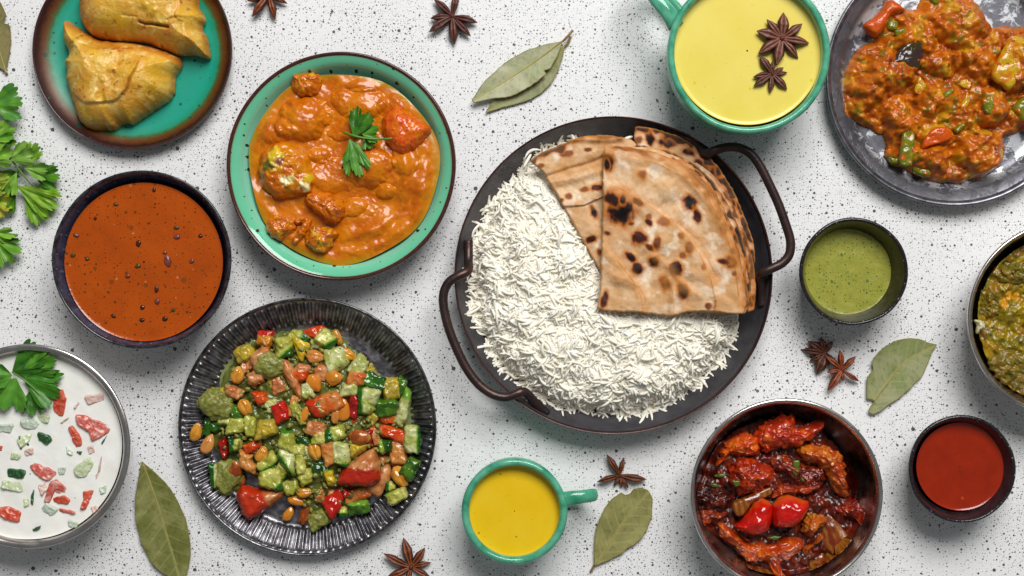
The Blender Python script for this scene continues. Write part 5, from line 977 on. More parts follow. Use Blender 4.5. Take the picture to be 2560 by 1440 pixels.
# ================================================================ VEGETABLE CURRY ON THE WORN PLATE
vm = M("masala", None, rough=.32, spec=.4, coat=.12, bumps=[(10, .9)])
vp = [(2192, 96), (2150, 118), (2128, 150), (2116, 190), (2112, 240), (2118, 280), (2140, 305), (2180, 322), (2210, 336), (2216, 360), (2210, 390), (2222, 405), (2245, 412), (2262, 418), (2310, 445), (2345, 452), (2400, 458), (2450, 448), (2490, 430), (2512, 400), (2520, 372), (2516, 345), (2545, 330), (2580, 320), (2620, 260), (2620, 120), (2560, 66), (2510, 62), (2486, 66), (2470, 40), (2440, 0), (2400, -40), (2340, -50), (2310, -10), (2298, 20), (2270, 26), (2242, 6), (2222, -4), (2196, 30), (2156, 64), (2180, 92)]
VP = ats(vp, 30)
rs = np.random.default_rng(5)
vb = [(2230, 180, 70, 50, 26), (2160, 230, 40, 50, 22), (2290, 100, 60, 40, 22), (2400, 60, 70, 60, 34), (2360, 150, 60, 40, 20), (2450, 150, 50, 60, 26), (2330, 250, 60, 40, 24), (2260, 300, 60, 40, 20), (2400, 290, 50, 50, 22), (2480, 260, 40, 60, 26), (2440, 385, 80, 55, 34), (2330, 400, 50, 40, 16), (2540, 160, 50, 80, 34), (2560, 290, 40, 30, 16), (2270, 380, 40, 30, 14), (2340, 340, 50, 26, 18)]
def vz(x, y):
    d = pdist(np.c_[x, y], VP) + 7 * fbm(x * .03, y * .03, 2, 2)
    z = 20 * (1 - np.exp(-np.clip(d, 0, 999) / 14)) + 4
    for a, b, rx, ry, h in [(q1, q2, q3, q4, q5 * 1.35) for q1, q2, q3, q4, q5 in vb]:
        c = at(a, b, 40); q = np.sqrt(((x - c[0]) / rx) ** 2 + ((y - c[1]) / ry) ** 2) + .4 * fbm(x * .02, y * .02, a, 2); z = np.maximum(z, 0 * z) + h * np.clip(1 - q * q, 0, 1) ** .7 * sst(-2, 16, d)
    rg_ = ridged(x * .014, y * .014, 3, 3)
    z = z + sst(0, 14, d) * (13 * rg_ + 12 * fbm(x * .022, y * .022, 7, 3) + 4.0 * fbm(x * .07, y * .07, 9, 3))
    return np.where(d > 0, z, d * 1.2 - 1)
def vc(x, y):
    C = mixc(hx('#b85c04'), hx('#a24a02'), sst(-.3, .3, fbm(x * .018, y * .018, 9, 3))); C = mixc(C, hx('#c87408'), .8 * sst(.05, .5, fbm(x * .05, y * .05, 1, 3)))
    C = mixc(C, hx('#c8941a'), .7 * sst(.22, .5, fbm(x * .025 + 4, y * .025, 12, 3))); C = mixc(C, hx('#4e2a0c'), .8 * sst(.52, .66, fbm(x * .06, y * .06, 17, 2))); C = mixc(C, hx('#6e6a14'), .7 * sst(.38, .55, fbm(x * .045 + 20, y * .045, 27, 2)))
    return C
x0, y0 = VP.min(0) - 8; x1, y1 = VP.max(0) + 8; st = 2.3
gx, gy = np.meshgrid(np.arange(x0, x1, st), np.arange(y0, y1, st)); X, Y = gx.ravel(), gy.ravel(); Z = vz(X, Y); kp = Z > -3; Z = np.maximum(Z, np.interp(np.hypot(X - TRA[0], Y - TRA[1]), [0, 258, 266, 272, 292, 303], [9, 9, 14, 22, 40, 44]) - 9 - 1.5 + np.where(Z > 0, 2.5, 0))
ids = np.arange(gx.size).reshape(gx.shape); q = np.stack([ids[:-1, :-1], ids[:-1, 1:], ids[1:, 1:], ids[1:, :-1]], -1).reshape(-1, 4); q = q[kp[q].all(1)]
used = np.unique(q); mp = np.zeros(gx.size, int); mp[used] = np.arange(len(used)); c = at(2370, 220, 9)
o = mk("vegetable_curry", np.c_[X - c[0], Y - c[1], Z][used], mp[q], vm, (c[0], c[1], 9), C=vc(X, Y)[used]); tag(o, "thick orange vegetable curry heaped on the worn metal plate", "curry")
aub = M("aubergine_skin", hx('#3a2228'), hx('#34300f'), 40, .2, spec=.5, coat=.3, bumps=[(18, 1.6)], specks=[(22, 6, hx('#a84c0a'), .3)])
gb = M("green_bean", hx('#646a0c'), hx('#807a14'), 18, .2, coat=.2, bumps=[(10, .8)], specks=[(20, 9, hx('#b4560a'), .6)])
car = M("carrot_chunk", hx('#cc4c04'), hx('#c25204'), 20, .25, coat=.2, bumps=[(9, 2.0)], specks=[(13, 5, hx('#b45c0a'), .5)])
pot = M("masala_potato", hx('#c09a14'), hx('#c06c04'), 26, .18, coat=.3, bumps=[(16, 2.4), (6, 1.0)], specks=[(15, 6, hx('#b4560a'), .5)], lo=.42, hi=.6)
VEG = [("aubergine_piece", [(2204, 164), (2230, 146), (2250, 118), (2272, 98), (2294, 86), (2308, 98), (2320, 128), (2316, 152), (2298, 174), (2272, 188), (2246, 198), (2226, 186)], 12, 62, aub, "dark glossy aubergine skin piece on the vegetable curry", "aubergine", (4, 6)),
 ("carrot_piece", [(2156, 66), (2190, 38), (2222, 2), (2240, 8), (2262, 28), (2226, 40), (2210, 72), (2184, 94)], 24, 36, car, "bright orange carrot chunk at the curry's upper left corner", "carrot", (0, 0)),
 ("carrot_piece", [(2308, 350), (2330, 322), (2360, 318), (2378, 338), (2370, 352), (2325, 366), (2304, 372)], 10, 58, car, "orange carrot chunk low in the middle of the vegetable curry", "carrot", (8, 0)),
 ("green_bean_piece", [(2254, 338), (2270, 318), (2286, 340), (2280, 412), (2272, 416), (2248, 410)], 9, 42, gb, "longest upright flat green bean piece on the curry", "green bean", (0, 0)),
 ("green_bean_piece", [(2222, 392), (2250, 396), (2250, 410), (2228, 410)], 10, 24, gb, "short green bean piece left of the long upright one", "green bean", (0, 0)),
 ("green_bean_piece", [(2282, 420), (2300, 414), (2324, 424), (2326, 440), (2306, 444), (2284, 434)], 14, 22, gb, "rounded green bean piece at the curry's bottom edge", "green bean", (0, 0)),
 ("green_bean_piece", [(2386, 322), (2412, 302), (2424, 304), (2402, 326), (2390, 334)], 8, 60, gb, "slanted green bean piece right of the lower carrot", "green bean", (0, 0)),
 ("green_bean_piece", [(2356, 236), (2372, 224), (2386, 224), (2372, 244), (2360, 252)], 8, 62, gb, "small curved green bean in the middle of the curry", "green bean", (0, 0)),
 ("green_bean_piece", [(2454, 250), (2474, 248), (2488, 262), (2488, 286), (2464, 284)], 6, 54, gb, "wide flat green bean at the curry's right side", "green bean", (0, 0)),
 ("green_bean_piece", [(2216, 74), (2222, 52), (2244, 54), (2240, 76)], 8, 52, gb, "olive green bean next to the upper left carrot", "green bean", (0, 0)),
 ("green_bean_piece", [(2236, 78), (2262, 70), (2270, 80), (2242, 94)], 8, 46, gb, "green bean above the aubergine piece", "green bean", (0, 0)),
 ("green_bean_piece", [(2325, -6), (2350, -10), (2348, 8), (2332, 12)], 8, 52, gb, "green bean cut by the top picture edge", "green bean", (0, 0)),
 ("pepper_strip", [(2392, 208), (2410, 198), (2448, 200), (2440, 214), (2420, 224), (2406, 220)], 5, 68, pot, "yellow green pepper strip in the upper middle of the curry", "pepper", (-4, 0)),
 ("pepper_strip", [(2396, 276), (2408, 248), (2416, 228), (2424, 240), (2420, 262), (2402, 282)], 5, 62, pot, "yellowish curled pepper strip below the upper pepper strip", "pepper", (0, 4)),
 ("pepper_strip", [(2286, 230), (2296, 192), (2308, 200), (2318, 220), (2322, 228), (2304, 240)], 5, 58, pot, "pale yellow vegetable strip below the aubergine", "vegetable", (0, 0)),
 ("potato_piece", [(2476, 184), (2490, 150), (2508, 118), (2518, 96), (2540, 90), (2566, 104), (2592, 140), (2598, 190), (2560, 214), (2540, 210), (2520, 228), (2500, 214), (2486, 204)], 14, 52, pot, "large glossy yellow potato piece at the right picture edge", "potato", (0, 0)),
 ("potato_piece", [(2530, 280), (2540, 256), (2570, 240), (2600, 260), (2590, 320), (2560, 312)], 16, 40, gb, "green yellow potato wedge lower at the right picture edge", "potato", (0, 0))]
for i, (nm, poly, h, z0, mm, lab, cat, tl) in enumerate(VEG):
    c = at(*np.mean(poly, 0), z0); top = float(vz(np.array([c[0]]), np.array([c[1]]))[0]) + 9
    zb = min(z0, top) if nm not in ("aubergine_piece",) else top - 4
    zb = max(zb, top - h * .45) if nm != 'aubergine_piece' else top + 2
    o = slab(nm, poly, h, mm, z=zb, rnd=max(3, h * .7), nb=80, nr=20, smooth_edge=True, amp=2.5, freq=.05, seed=i * 2.2, rot=(radians(tl[0]), radians(tl[1]), 0), dome=4 if nm == "aubergine_piece" else 2)
    tag(o, lab, cat)

# ================================================================ CHILLI CHICKEN
grv = M("dark_red_gravy", hx('#3a0a05'), hx('#54120a'), 40, .08, spec=.6, bumps=[(22, 2.2), (8, .8)], specks=[(16, 3, hx('#7a200c'), .35)])
liquid("chilli_gravy", 1948, 1228, 176, 48, grv, "dark oily red gravy under the chilli chicken", "gravy", zf=lambda x, y: 3 * fbm(x * .03, y * .03, 2, 3), wob=lambda t: .06 * np.sin(2 * t + 2) + .03 * np.sin(5 * t))
# dark sauced mass under the pieces
mp_ = cq([(130, 700), (200, 560), (300, 420), (450, 300), (620, 230), (850, 190), (1080, 250), (1200, 400), (1290, 560), (1330, 760), (1400, 900), (1380, 1080), (1330, 1250), (1200, 1380), (1000, 1430), (850, 1500), (600, 1500), (500, 1330), (330, 1150), (160, 1020), (120, 860)])
MP = ats(mp_, 60)
def chi_floor(x, y):
    q = np.hypot(x - CHI[0], y - CHI[1]) / Rc; return np.interp(q, [0, .52, .72, .86, .93, .97], [12, 12, 26, 67, 112, 141])
def mz_(x, y, dd=None):
    d = pdist(np.c_[x, y], MP) + 9 * fbm(x * .03, y * .03, 6, 2)
    return np.where(d > 0, 18 * (1 - np.exp(-np.clip(d, 0, 999) / 10)) + sst(0, 16, d) * (12 * ridged(x * .016, y * .016, 4, 3) + 9 * fbm(x * .03, y * .03, 5, 3) + 3 * fbm(x * .09, y * .09, 5, 2)), d)
def mc_(x, y):
    C = mixc(hx('#3c0c04'), hx('#5e1606'), sst(-.3, .3, fbm(x * .03, y * .03, 3, 3))); return mixc(C, hx('#8a3208'), .6 * sst(.2, .5, fbm(x * .05, y * .05, 8, 3)))
gx, gy = np.meshgrid(np.arange(MP[:, 0].min(), MP[:, 0].max(), 2.4), np.arange(MP[:, 1].min(), MP[:, 1].max(), 2.4)); X, Y = gx.ravel(), gy.ravel(); Z = mz_(X, Y); kp = (Z > -2) & (np.hypot(X - CHI[0], Y - CHI[1]) < Rc * .9); Z = np.maximum(Z, chi_floor(X, Y) + 1 - 46)
ids = np.arange(gx.size).reshape(gx.shape); q = np.stack([ids[:-1, :-1], ids[:-1, 1:], ids[1:, 1:], ids[1:, :-1]], -1).reshape(-1, 4); q = q[kp[q].all(1)]
used = np.unique(q); mp = np.zeros(gx.size, int); mp[used] = np.arange(len(used)); c = at(1950, 1240, 46)
o = mk("chilli_sauce_mass", np.c_[X - c[0], Y - c[1], Z][used], mp[q], M("dark_chilli_sauce", None, rough=.3, spec=.5, coat=.2, bumps=[(9, 1.2)]), (c[0], c[1], 46), C=mc_(X, Y)[used]); tag(o, "dark minced chilli sauce heaped between the chicken pieces in the steel bowl", "sauce")
cm = M("glazed_chilli_chicken", None, rough=.16, spec=.6, coat=.5, bumps=[(8, 1.8), (3.2, .7)])
def ccol(a, b, c3, t=.15, sd=0):
    return lambda x, y, d: mixc(mixc(hx(a), hx(b), sst(-.3, .3, fbm(x * .035, y * .035, sd, 3))), hx(c3), .8 * sst(t, t + .3, fbm(x * .07, y * .07, sd + 4, 3)))
CP = [(cq([(120, 740), (230, 700), (330, 760), (390, 800), (360, 900), (200, 900), (130, 830)]), 30, 44, ('#3a0e08', '#55160a', '#7a2a10'), "darkest sauce-soaked chicken piece at the bowl's left wall"),
 (cq([(700, 500), (830, 470), (980, 560), (1100, 560), (1130, 640), (1080, 740), (960, 760), (800, 640), (720, 600)]), 36, 44, ('#54140a', '#76200c', '#a84212'), "dark chicken piece in the bowl's middle"),
 (cq([(600, 260), (700, 215), (790, 165), (880, 190), (900, 270), (1000, 240), (1080, 205), (1110, 250), (1060, 330), (980, 390), (880, 420), (760, 440), (640, 470), (580, 350)]), 52, 52, ('#a42408', '#bc340a', '#d8620e'), "crusty red chicken piece at the top of the chilli chicken"),
 (cq([(310, 430), (400, 350), (480, 320), (570, 330), (600, 400), (590, 480), (480, 490), (380, 480), (300, 560), (265, 570), (300, 500)]), 46, 50, ('#bc380c', '#d0500c', '#dc7418'), "bright red orange chicken piece at the bowl's upper left"),
 (cq([(385, 560), (430, 500), (540, 510), (640, 545), (720, 590), (720, 650), (690, 720), (600, 760), (470, 800), (400, 760), (370, 660)]), 60, 48, ('#92200c', '#aa2c0c', '#c04a10'), "large dark red bumpy chicken piece left of the bowl's middle"),
 (cq([(900, 460), (950, 410), (1050, 400), (1100, 420), (1190, 430), (1250, 500), (1280, 620), (1305, 780), (1260, 815), (1180, 750), (1120, 640), (1060, 560), (960, 530)]), 54, 54, ('#a83c10', '#c05a16', '#cf7a22'), "long battered orange chicken piece at the bowl's right"),
 (cq([(720, 760), (800, 710), (880, 720), (1060, 700), (1070, 740), (960, 790), (900, 800), (780, 820), (700, 820)]), 40, 50, ('#8a260c', '#a4380f', '#b84e14'), "ragged chicken piece just above the tomato halves"),
 (cq([(1165, 880), (1250, 850), (1330, 820), (1380, 860), (1420, 960), (1390, 1010), (1300, 980), (1220, 940)]), 42, 40, ('#76180c', '#8e240e', '#a83a10'), "dark red chicken piece at the lower right wall"),
 (cq([(150, 990), (210, 890), (280, 920), (350, 930), (330, 980), (240, 1010), (170, 1035)]), 36, 42, ('#7c2410', '#963212', '#a04414'), "small reddish chicken piece at the lower left wall"),
 (cq([(270, 1020), (310, 1000), (360, 1030), (430, 1080), (490, 1150), (560, 1155), (700, 1170), (800, 1130), (900, 1120), (960, 1190), (900, 1240), (830, 1290), (780, 1330), (800, 1400), (760, 1430), (700, 1380), (680, 1310), (560, 1320), (470, 1270), (440, 1210), (360, 1160), (300, 1110)]), 52, 46, ('#ac340a', '#c04a0c', '#d4720e'), "long curved chicken piece sweeping under the tomato halves"),
 (cq([(925, 1050), (980, 950), (1040, 940), (1120, 960), (1125, 1010), (1060, 1060), (1020, 1110), (950, 1090)]), 40, 58, ('#b85a14', '#c4741c', '#b04812'), "small golden knobbly chicken piece right of the tomato halves"),
 (cq([(950, 1250), (960, 1200), (1030, 1170), (1060, 1110), (1110, 1090), (1110, 1130), (1070, 1170), (1000, 1215), (985, 1260)]), 26, 56, ('#a44a14', '#b8661c', '#b04812'), "thin ragged orange chicken strip below the golden knobbly piece")]
for i, (poly, h, z0, cc, lab) in enumerate(CP):
    o = slab("chilli_chicken_piece", poly, h, cm, z=z0, rnd=h * .95, nb=150, nr=44, smooth_edge=True, amp=14, freq=.045, cf=ccol(*cc, sd=i), seed=i * 4.1 + 1, edge_jit=6, dome=5, localz=14, floorf=chi_floor, clampc=(CHI[0], CHI[1], Rc * .9)); tag(o, lab, "chicken piece")
oni = M("braised_onion", None, rough=.16, spec=.5, coat=.4, bumps=[(9, 1.2)])
def ocf(x, y, d):
    s_ = np.sin(.42 * (x * .9 + y * .35) + 3 * fbm(x * .02, y * .02, 3, 2))
    C = mixc(hx('#7a3a0c'), hx('#94601c'), sst(-.2, .9, s_)); return mixc(C, hx('#6a1c06'), .8 * sst(.0, .4, fbm(x * .03, y * .03, 9, 3)))
for i, (p_, z0, lab) in enumerate([(cq([(400, 880), (520, 810), (700, 740), (715, 800), (640, 840), (560, 880), (500, 960), (440, 970)]), 84, "translucent brown onion slice above the tomato halves"),
 (cq([(1130, 950), (1190, 960), (1260, 1040), (1350, 1200), (1355, 1230), (1280, 1270), (1180, 1260), (1110, 1200), (1090, 1110)]), 62, "largest translucent onion petal at the bowl's lower right"),
 (cq([(980, 1390), (1080, 1250), (1180, 1270), (1280, 1280), (1240, 1340), (1100, 1390)]), 50, "flat reddish onion petal below the largest one"), (cq([(500, 1310), (600, 1340), (720, 1410), (740, 1480), (560, 1450)]), 46, "striped onion slice at the bottom picture edge")]):
    o = slab("onion_piece", p_, 10, oni, z=z0, rnd=6, nb=70, nr=16, smooth_edge=True, amp=2, freq=.03, seed=i, rot=(radians(-6), 0, 0), dome=6, cf=ocf, floorf=chi_floor, clampc=(CHI[0], CHI[1], Rc * .9)); tag(o, lab, "onion")
tms = M("tomato_skin", None, rough=.14, spec=.5, coat=.4, bumps=[(22, 1.4), (7, .3)])
def tcf(x, y, d):
    yy = y - at(1900, 1270, 100)[1]
    C = mixc(hx('#ba0c04'), hx('#c81a08'), sst(-.3, .3, fbm(x * .03, y * .03, 3, 3)))
    return mixc(C, hx('#c8500e'), .8 * sst(-4, 22, yy + 16 * fbm(x * .05, y * .05, 5, 3)) * sst(14, 3, d))
for p_, z0, lab in [(cq([(415, 1045), (480, 1000), (530, 930), (575, 860), (640, 830), (700, 850), (722, 920), (716, 1010), (690, 1080), (620, 1112), (540, 1110), (470, 1085)]), 96, "left half of the bright red tomato on the chilli chicken"), (cq([(715, 870), (780, 815), (850, 798), (930, 830), (1003, 848), (1006, 900), (960, 990), (890, 1050), (800, 1062), (725, 1050), (712, 960)]), 98, "right half of the bright red tomato on the chilli chicken")]:
    o = slab("tomato_half", p_, 34, tms, z=z0, rnd=30, nb=110, nr=34, smooth_edge=False, amp=4.5, freq=.03, dome=5, cf=tcf); tag(o, lab, "tomato")
sg = M("chilli_green", hx('#3c4a10'), hx('#5e6e1c'), 12, .12, coat=.4)
for i, (p_, z0, lab) in enumerate([(cq([(880, 530), (938, 530), (935, 640), (905, 660), (880, 640)]), 92, "upright dark green spring onion piece in the bowl's middle"), (cq([(938, 680), (960, 668), (978, 690), (962, 708)]), 92, "tiny pale green onion ring below the upright piece"),
 (cq([(400, 690), (470, 690), (470, 730), (430, 745)]), 104, "small olive pepper square on the bumpy dark red piece"), (cq([(260, 650), (310, 636), (375, 640), (330, 670), (270, 668)]), 70, "upper narrow green leaf by the bowl's left wall"), (cq([(215, 720), (270, 710), (325, 735), (260, 750)]), 78, "lower narrow green leaf by the bowl's left wall"), (cq([(670, 1140), (740, 1120), (800, 1130), (740, 1160)]), 96, "flat green pepper flake below the tomato halves")]):
    o = slab("spring_onion_piece", p_, 6, sg, z=z0, rnd=3, nb=36, nr=8, amp=.8, rot=(radians(4), radians(-4), 0)); tag(o, lab, "spring onion")

# ================================================================ SPINACH CURRY
pmn = M("spinach_curry", None, rough=.32, spec=.5, coat=.12, bumps=[(8, 1.4)])
cP = at(2650, 800, 70)
def pz(x, y):
    return 10 * ridged(x * .016, y * .016, 2, 3) + 11 * fbm(x * .026, y * .026, 5, 3) + 4 * fbm(x * .08, y * .08, 8, 2)
def pc_(x, y):
    C = mixc(hx('#7e6e08'), hx('#9c8008'), sst(-.3, .3, fbm(x * .02, y * .02, 3, 3))); C = mixc(C, hx('#8a5c10'), .7 * sst(0, .4, fbm(x * .03, y * .03, 14, 3))); C = mixc(C, hx('#2e2e08'), .7 * sst(.2, .5, fbm(x * .07, y * .07, 21, 2)))
    for px, py, rad in [(2510, 760, 16), (2524, 742, 16), (2546, 742, 12), (2470, 796, 9), (2497, 674, 7), (2484, 790, 10)]:
        q = at(px, py, 90); C = mixc(C, hx('#c88a08'), sst(rad, rad * .5, np.hypot(x - q[0], y - q[1]) + 7 * fbm(x * .1, y * .1, 2, 2)))
    return C
liquid("spinach_curry", 2652, 801, 210, 74, pmn, "lumpy dark green spinach curry with yellow patches in the right steel bowl", "curry", pz, pc_, 130, 380, men=0)
cl = M("cauliflower_floret", hx('#d8d2b0'), hx('#b8b078'), 8, .4, bumps=[(5, 1.4)])
o = slab("cauliflower_floret", [(2434, 802), (2440, 799), (2458, 803), (2461, 818), (2450, 826), (2442, 834), (2438, 828), (2440, 812)], 14, cl, z=92, rnd=9, nb=60, nr=16, smooth_edge=True, amp=4, freq=.12); tag(o, "cream white cauliflower crumb at the spinach curry's left edge", "cauliflower")
lump_c = lambda a, b: (lambda x, y, d: mixc(hx(a), hx(b), sst(-.3, .3, fbm(x * .05, y * .05, 3, 3))))
for i, (p_, h, lab) in enumerate([([(2476, 690), (2494, 664), (2530, 650), (2570, 655), (2580, 700), (2540, 712), (2500, 706)], 26, "upper olive vegetable lump in the spinach curry"), ([(2470, 900), (2500, 872), (2560, 880), (2600, 920), (2560, 985), (2510, 960), (2480, 930)], 30, "lower olive vegetable lump in the spinach curry"), ([(2450, 740), (2480, 716), (2500, 750), (2490, 790), (2456, 792)], 22, "brownish vegetable lump above the cauliflower crumb")]):
    o = slab("vegetable_lump", p_, h, pmn, z=68, rnd=h, nb=100, nr=34, smooth_edge=True, amp=9, freq=.06, cf=lump_c('#6a5e10', '#7e6414'), seed=i + 3, edge_jit=5); tag(o, lab, "vegetable")

# ================================================================ STAR ANISE
pod_m = M("anise_pod", None, rough=.42, spec=.35, bumps=[(5, .8), (14, .8)])
def anise(px, py, z, pods, lab, lift=5.0, lens=1.0, wid=.20, c1='#4a2418', c2='#2e1710', lip='#8a4a2c', tiltx=0, tilty=0, hgt=1.0):
    c = at(px, py, z); t = thing("star_anise", c, lab, "star anise", "star anise on the table and soup", rot=(radians(tiltx), radians(tilty), 0))
    for i, pd in enumerate(pods):
        L, ang = pd[0] * lens, pd[1]; rs_ = random.Random(int(px + i * 17)); W = L * wid * rs_.uniform(.85, 1.12) * (pd[2] if len(pd) > 2 else 1); Hh = L * .30 * hgt * rs_.uniform(.85, 1.1)
        nl = 26; tt = np.linspace(0, 1, nl); wv = W * np.interp(tt, [0, .12, .35, .6, .8, .93, 1], [.28, .5, .86, 1.0, .62, .26, .06]); hv = Hh * np.interp(tt, [0, .2, .5, .75, .9, 1], [.55, .75, 1.0, .75, .42, .25])
        opn = rs_.uniform(.10, .30); gr = rs_.uniform(.3, .6); bendv = rs_.uniform(-.10, .10) * L; up = rs_.uniform(.0, .16) * L
        cs = [(0, -.0), (.75, .12), (1.0, .5), (.72, .86), (opn + .16, 1.0), (opn, .92), (0, 1 - gr), (-opn, .92), (-opn - .16, 1.0), (-.72, .86), (-1.0, .5), (-.75, .12)]
        V = []; Cc = []
        for k in range(nl):
            cx_ = tt[k] * L + L * .03; cy_ = bendv * tt[k] ** 2 * 1.0; z0 = up * tt[k] ** 2.2 + lift * .2
            gfac = np.interp(tt[k], [0, .12, .9, 1], [.25, 1, .6, 0])
            for j, (a, b) in enumerate(cs):
                bb = b if j != 6 else 1 - gr * gfac
                nzv = 1 + .10 * noise3(tt[k] * 5 + i, j * .7, px)
                V.append((cx_, cy_ + wv[k] * a * nzv, z0 + hv[k] * bb * nzv))
                base = mixc(hx(c1), hx(c2), float(sst(-.4, .4, noise3(tt[k] * 4, j * .6, i + px))))
                if j in (4, 8): base = hx(lip)
                elif j in (5, 7): base = mixc(hx(lip), hx(c1), .4)
                elif j == 6: base = hx('#1c0d08')
                if tt[k] < .2: base = mixc(base, hx(lip), .5)
                Cc.append(base)
        V = np.array(V); n = len(cs); F = gridfaces(nl, n); m_ = len(V); V = np.vstack([V, V[:n].mean(0), V[-n:].mean(0)]); Cc = np.vstack([np.array(Cc), Cc[0], Cc[-1]])
        F2 = [(m_, (j + 1) % n, j) for j in range(n)] + [(m_ + 1, (nl - 1) * n + j, (nl - 1) * n + (j + 1) % n) for j in range(n)]
        a = radians(ang); R_ = np.array([[cos(a), -sin(a), 0], [sin(a), cos(a), 0], [0, 0, 1]])
        mk("pod", V @ R_.T, F, pod_m, parent=t, C=Cc, F2=F2)
    Lm = np.mean([p[0] for p in pods]) * lens
    blob("core", (0, 0, Lm * .17), (Lm * .2, Lm * .2, Lm * .24), pod_m, amp=.2, sub=3, parent=t, cf=lambda V, n: mixc(hx(lip), hx(c1), sst(-.2, .5, V[:, 2])), seed=px)
    return t
anise(1953, 98, 172, [(60, 83, 1.05), (56, 126), (61, 163), (65, 211), (62, 256), (59, 310), (64, 350), (58, 32)], "larger star anise floating on the pale yellow soup, upper of two", wid=.215, c1='#55302a', c2='#382020', lip='#8f5a48')
anise(1929, 186, 172, [(51, 124), (31, 86), (31, 34), (36, 2), (50, -45), (44, 265), (51, 214), (45, 186)], "smaller star anise floating on the pale yellow soup, lower of two", wid=.19, c1='#4a2c24', c2='#35201c', lip='#7a4a3c')
anise(1132, 43, 4, [(62, 136), (58, 81), (62, -12), (65, -52), (68, -88), (68, 212), (54, 180)], "star anise near the top picture edge, between curry dish and bay leaf pair", wid=.165, c1='#52302a', c2='#3c221e', lip='#6e4238', lift=14, hgt=1.1)
anise(1028, 1416, 4, [(73, 100, 1.1), (58, 52), (50, 17), (52, -28), (61, 207), (74, 158), (50, 256)], "star anise with open split pods at the bottom edge, below the salad plate", wid=.17, c1='#5c2c1c', c2='#40201a', lip='#93502e')
anise(673, -12, 6, [(67, 236), (63, 289), (50, -25), (54, 199), (50, 120), (50, 70), (50, 160), (50, 20)], "star anise half cut off by the top picture edge, left of the others", wid=.17, c1='#5c2e1c', c2='#40201a', lip='#8e4c2a', lift=18)
anise(2063, 882, 6, [(51, 142), (40, 107, 1.2), (34, 63, 1.3), (57, 173, .8), (42, 209), (56, 247, 1.3), (30, -45), (34, -80)], "upper left dark star anise of the touching pair below the green chutney", wid=.2, c1='#42241a', c2='#28140e', lip='#6e402c', hgt=1.4, tilty=-8)
anise(2103, 923, 14, [(49, 100), (46, 48), (54, -38, .7), (30, -78), (61, 235, 1.2), (39, 186), (54, 140)], "lower right reddish star anise of the touching pair, leaning on its neighbour", wid=.17, c1='#6e301a', c2='#45200f', lip='#a05230', tiltx=6, tilty=6)
anise(1550, 1187, 4, [(61, 125), (44, 83), (64, -12), (58, 193), (32, 245), (31, 278), (38, 304)], "closed rough star anise above the bay leaf beside the small mug", wid=.15, c1='#5e301c', c2='#3e1f12', lip='#7a4426', hgt=1.2)

# ================================================================ BAY LEAVES
leaf_m = M("dried_bay_leaf", None, rough=.5, spec=.3, bumps=[(12, .8), (4, .3)]); mid_m = M("bay_midrib", hx('#a09450'), hx('#8f8342'), 20, .5); pet_m = M("bay_petiole", hx('#8a7038'), hx('#6a5228'), 12, .5)
def bay(lab, outline, mid, z0, c1, c2, petiole=None, curl=6, seed=0, width=40, vein='#aaa868', veinstr=.6, edgec='#7a6a34', fold=5):
    mm_ = at(*np.mean(outline, 0), 0); t = thing("bay_leaf", (mm_[0], mm_[1], 0), lab, "bay leaf", "dried bay leaves on the table")
    ml_ = crspline(np.array(mid, float), 60, closed=False); MW = ats(ml_, z0); Ltot = np.sum(np.hypot(*np.diff(MW, axis=0).T))
    def zf(x, y):
        d, u, s_ = ldist(np.c_[x, y], MW); un = u / Ltot
        return 2 + fold * (d / width) ** 1.3 + curl * np.clip(fbm(x * .012, y * .012, seed, 2) + .35, 0, 2) * (d / width) + curl * .9 * (2 * un - 1) ** 2 + curl * .12 * np.sin(u * .12 + s_ * 1.5) * (d / width)
    def cf(x, y, dd):
        d, u, s_ = ldist(np.c_[x, y], MW)
        C = mixc(hx(c1), hx(c2), sst(-.35, .35, fbm(x * .018, y * .018, seed, 3))); C = mixc(C, C * .82, sst(.1, .5, fbm(x * .09, y * .09, seed + 2, 2)))
        ph = (u - .75 * d - .006 * d * d * 0 + 9 * (s_ > 0) + 4 * noise3(u * .02, seed, 3)) / (Ltot / 8.5)
        v_ = np.exp(-((np.abs((ph % 1) - .5)) * (Ltot / 8.5) / 1.5) ** 2) * sst(1.0, .5, d / width)
        C = mixc(C, hx(vein), veinstr * .8 * v_); C = mixc(C, hx(vein), .5 * sst(4, 2, d))
        return mixc(C, hx(edgec), .7 * sst(3.5, 1, dd))
    o = slab("blade", [tuple(p) for p in outline], 1.2, leaf_m, z=z0, rnd=2, nb=240, nr=70, smooth_edge=False, zf=zf, cf=cf, thin=True, edge_jit=1.2, seed=seed, parent=None)
    loc = np.array([o.location[k] / S for k in range(3)]); o.parent = t; o.location = [(loc[0] - mm_[0]) * S, (loc[1] - mm_[1]) * S, loc[2] * S]
    zz = zf(MW[:, 0], MW[:, 1]) + z0 + 1.0
    tube("midrib", np.c_[MW[:, 0] - mm_[0], MW[:, 1] - mm_[1], zz], np.linspace(2.5, .9, 60), mid_m, parent=t, n=8, flat=.7)
    if petiole:
        P = [np.array([*(at(x, y, z)[:2] - mm_[:2]), z]) for x, y, z in petiole]; tube("petiole", P, np.linspace(2.6, 3.4, len(P)), pet_m, parent=t, n=8, sub=20)
    return t
bay("bay leaf mostly hidden beneath its pair mate, showing at the lower right of the pair", [(1412, 112), (1408, 140), (1396, 178), (1378, 210), (1352, 235), (1322, 252), (1290, 262), (1256, 270), (1232, 278), (1212, 284), (1230, 255), (1270, 225), (1340, 170)], [(1410, 116), (1370, 180), (1300, 235), (1214, 283)], 3, '#82875c', '#92946c', [(1409, 118, 6), (1420, 108, 8), (1426, 92, 8)], 5, 3, 40)
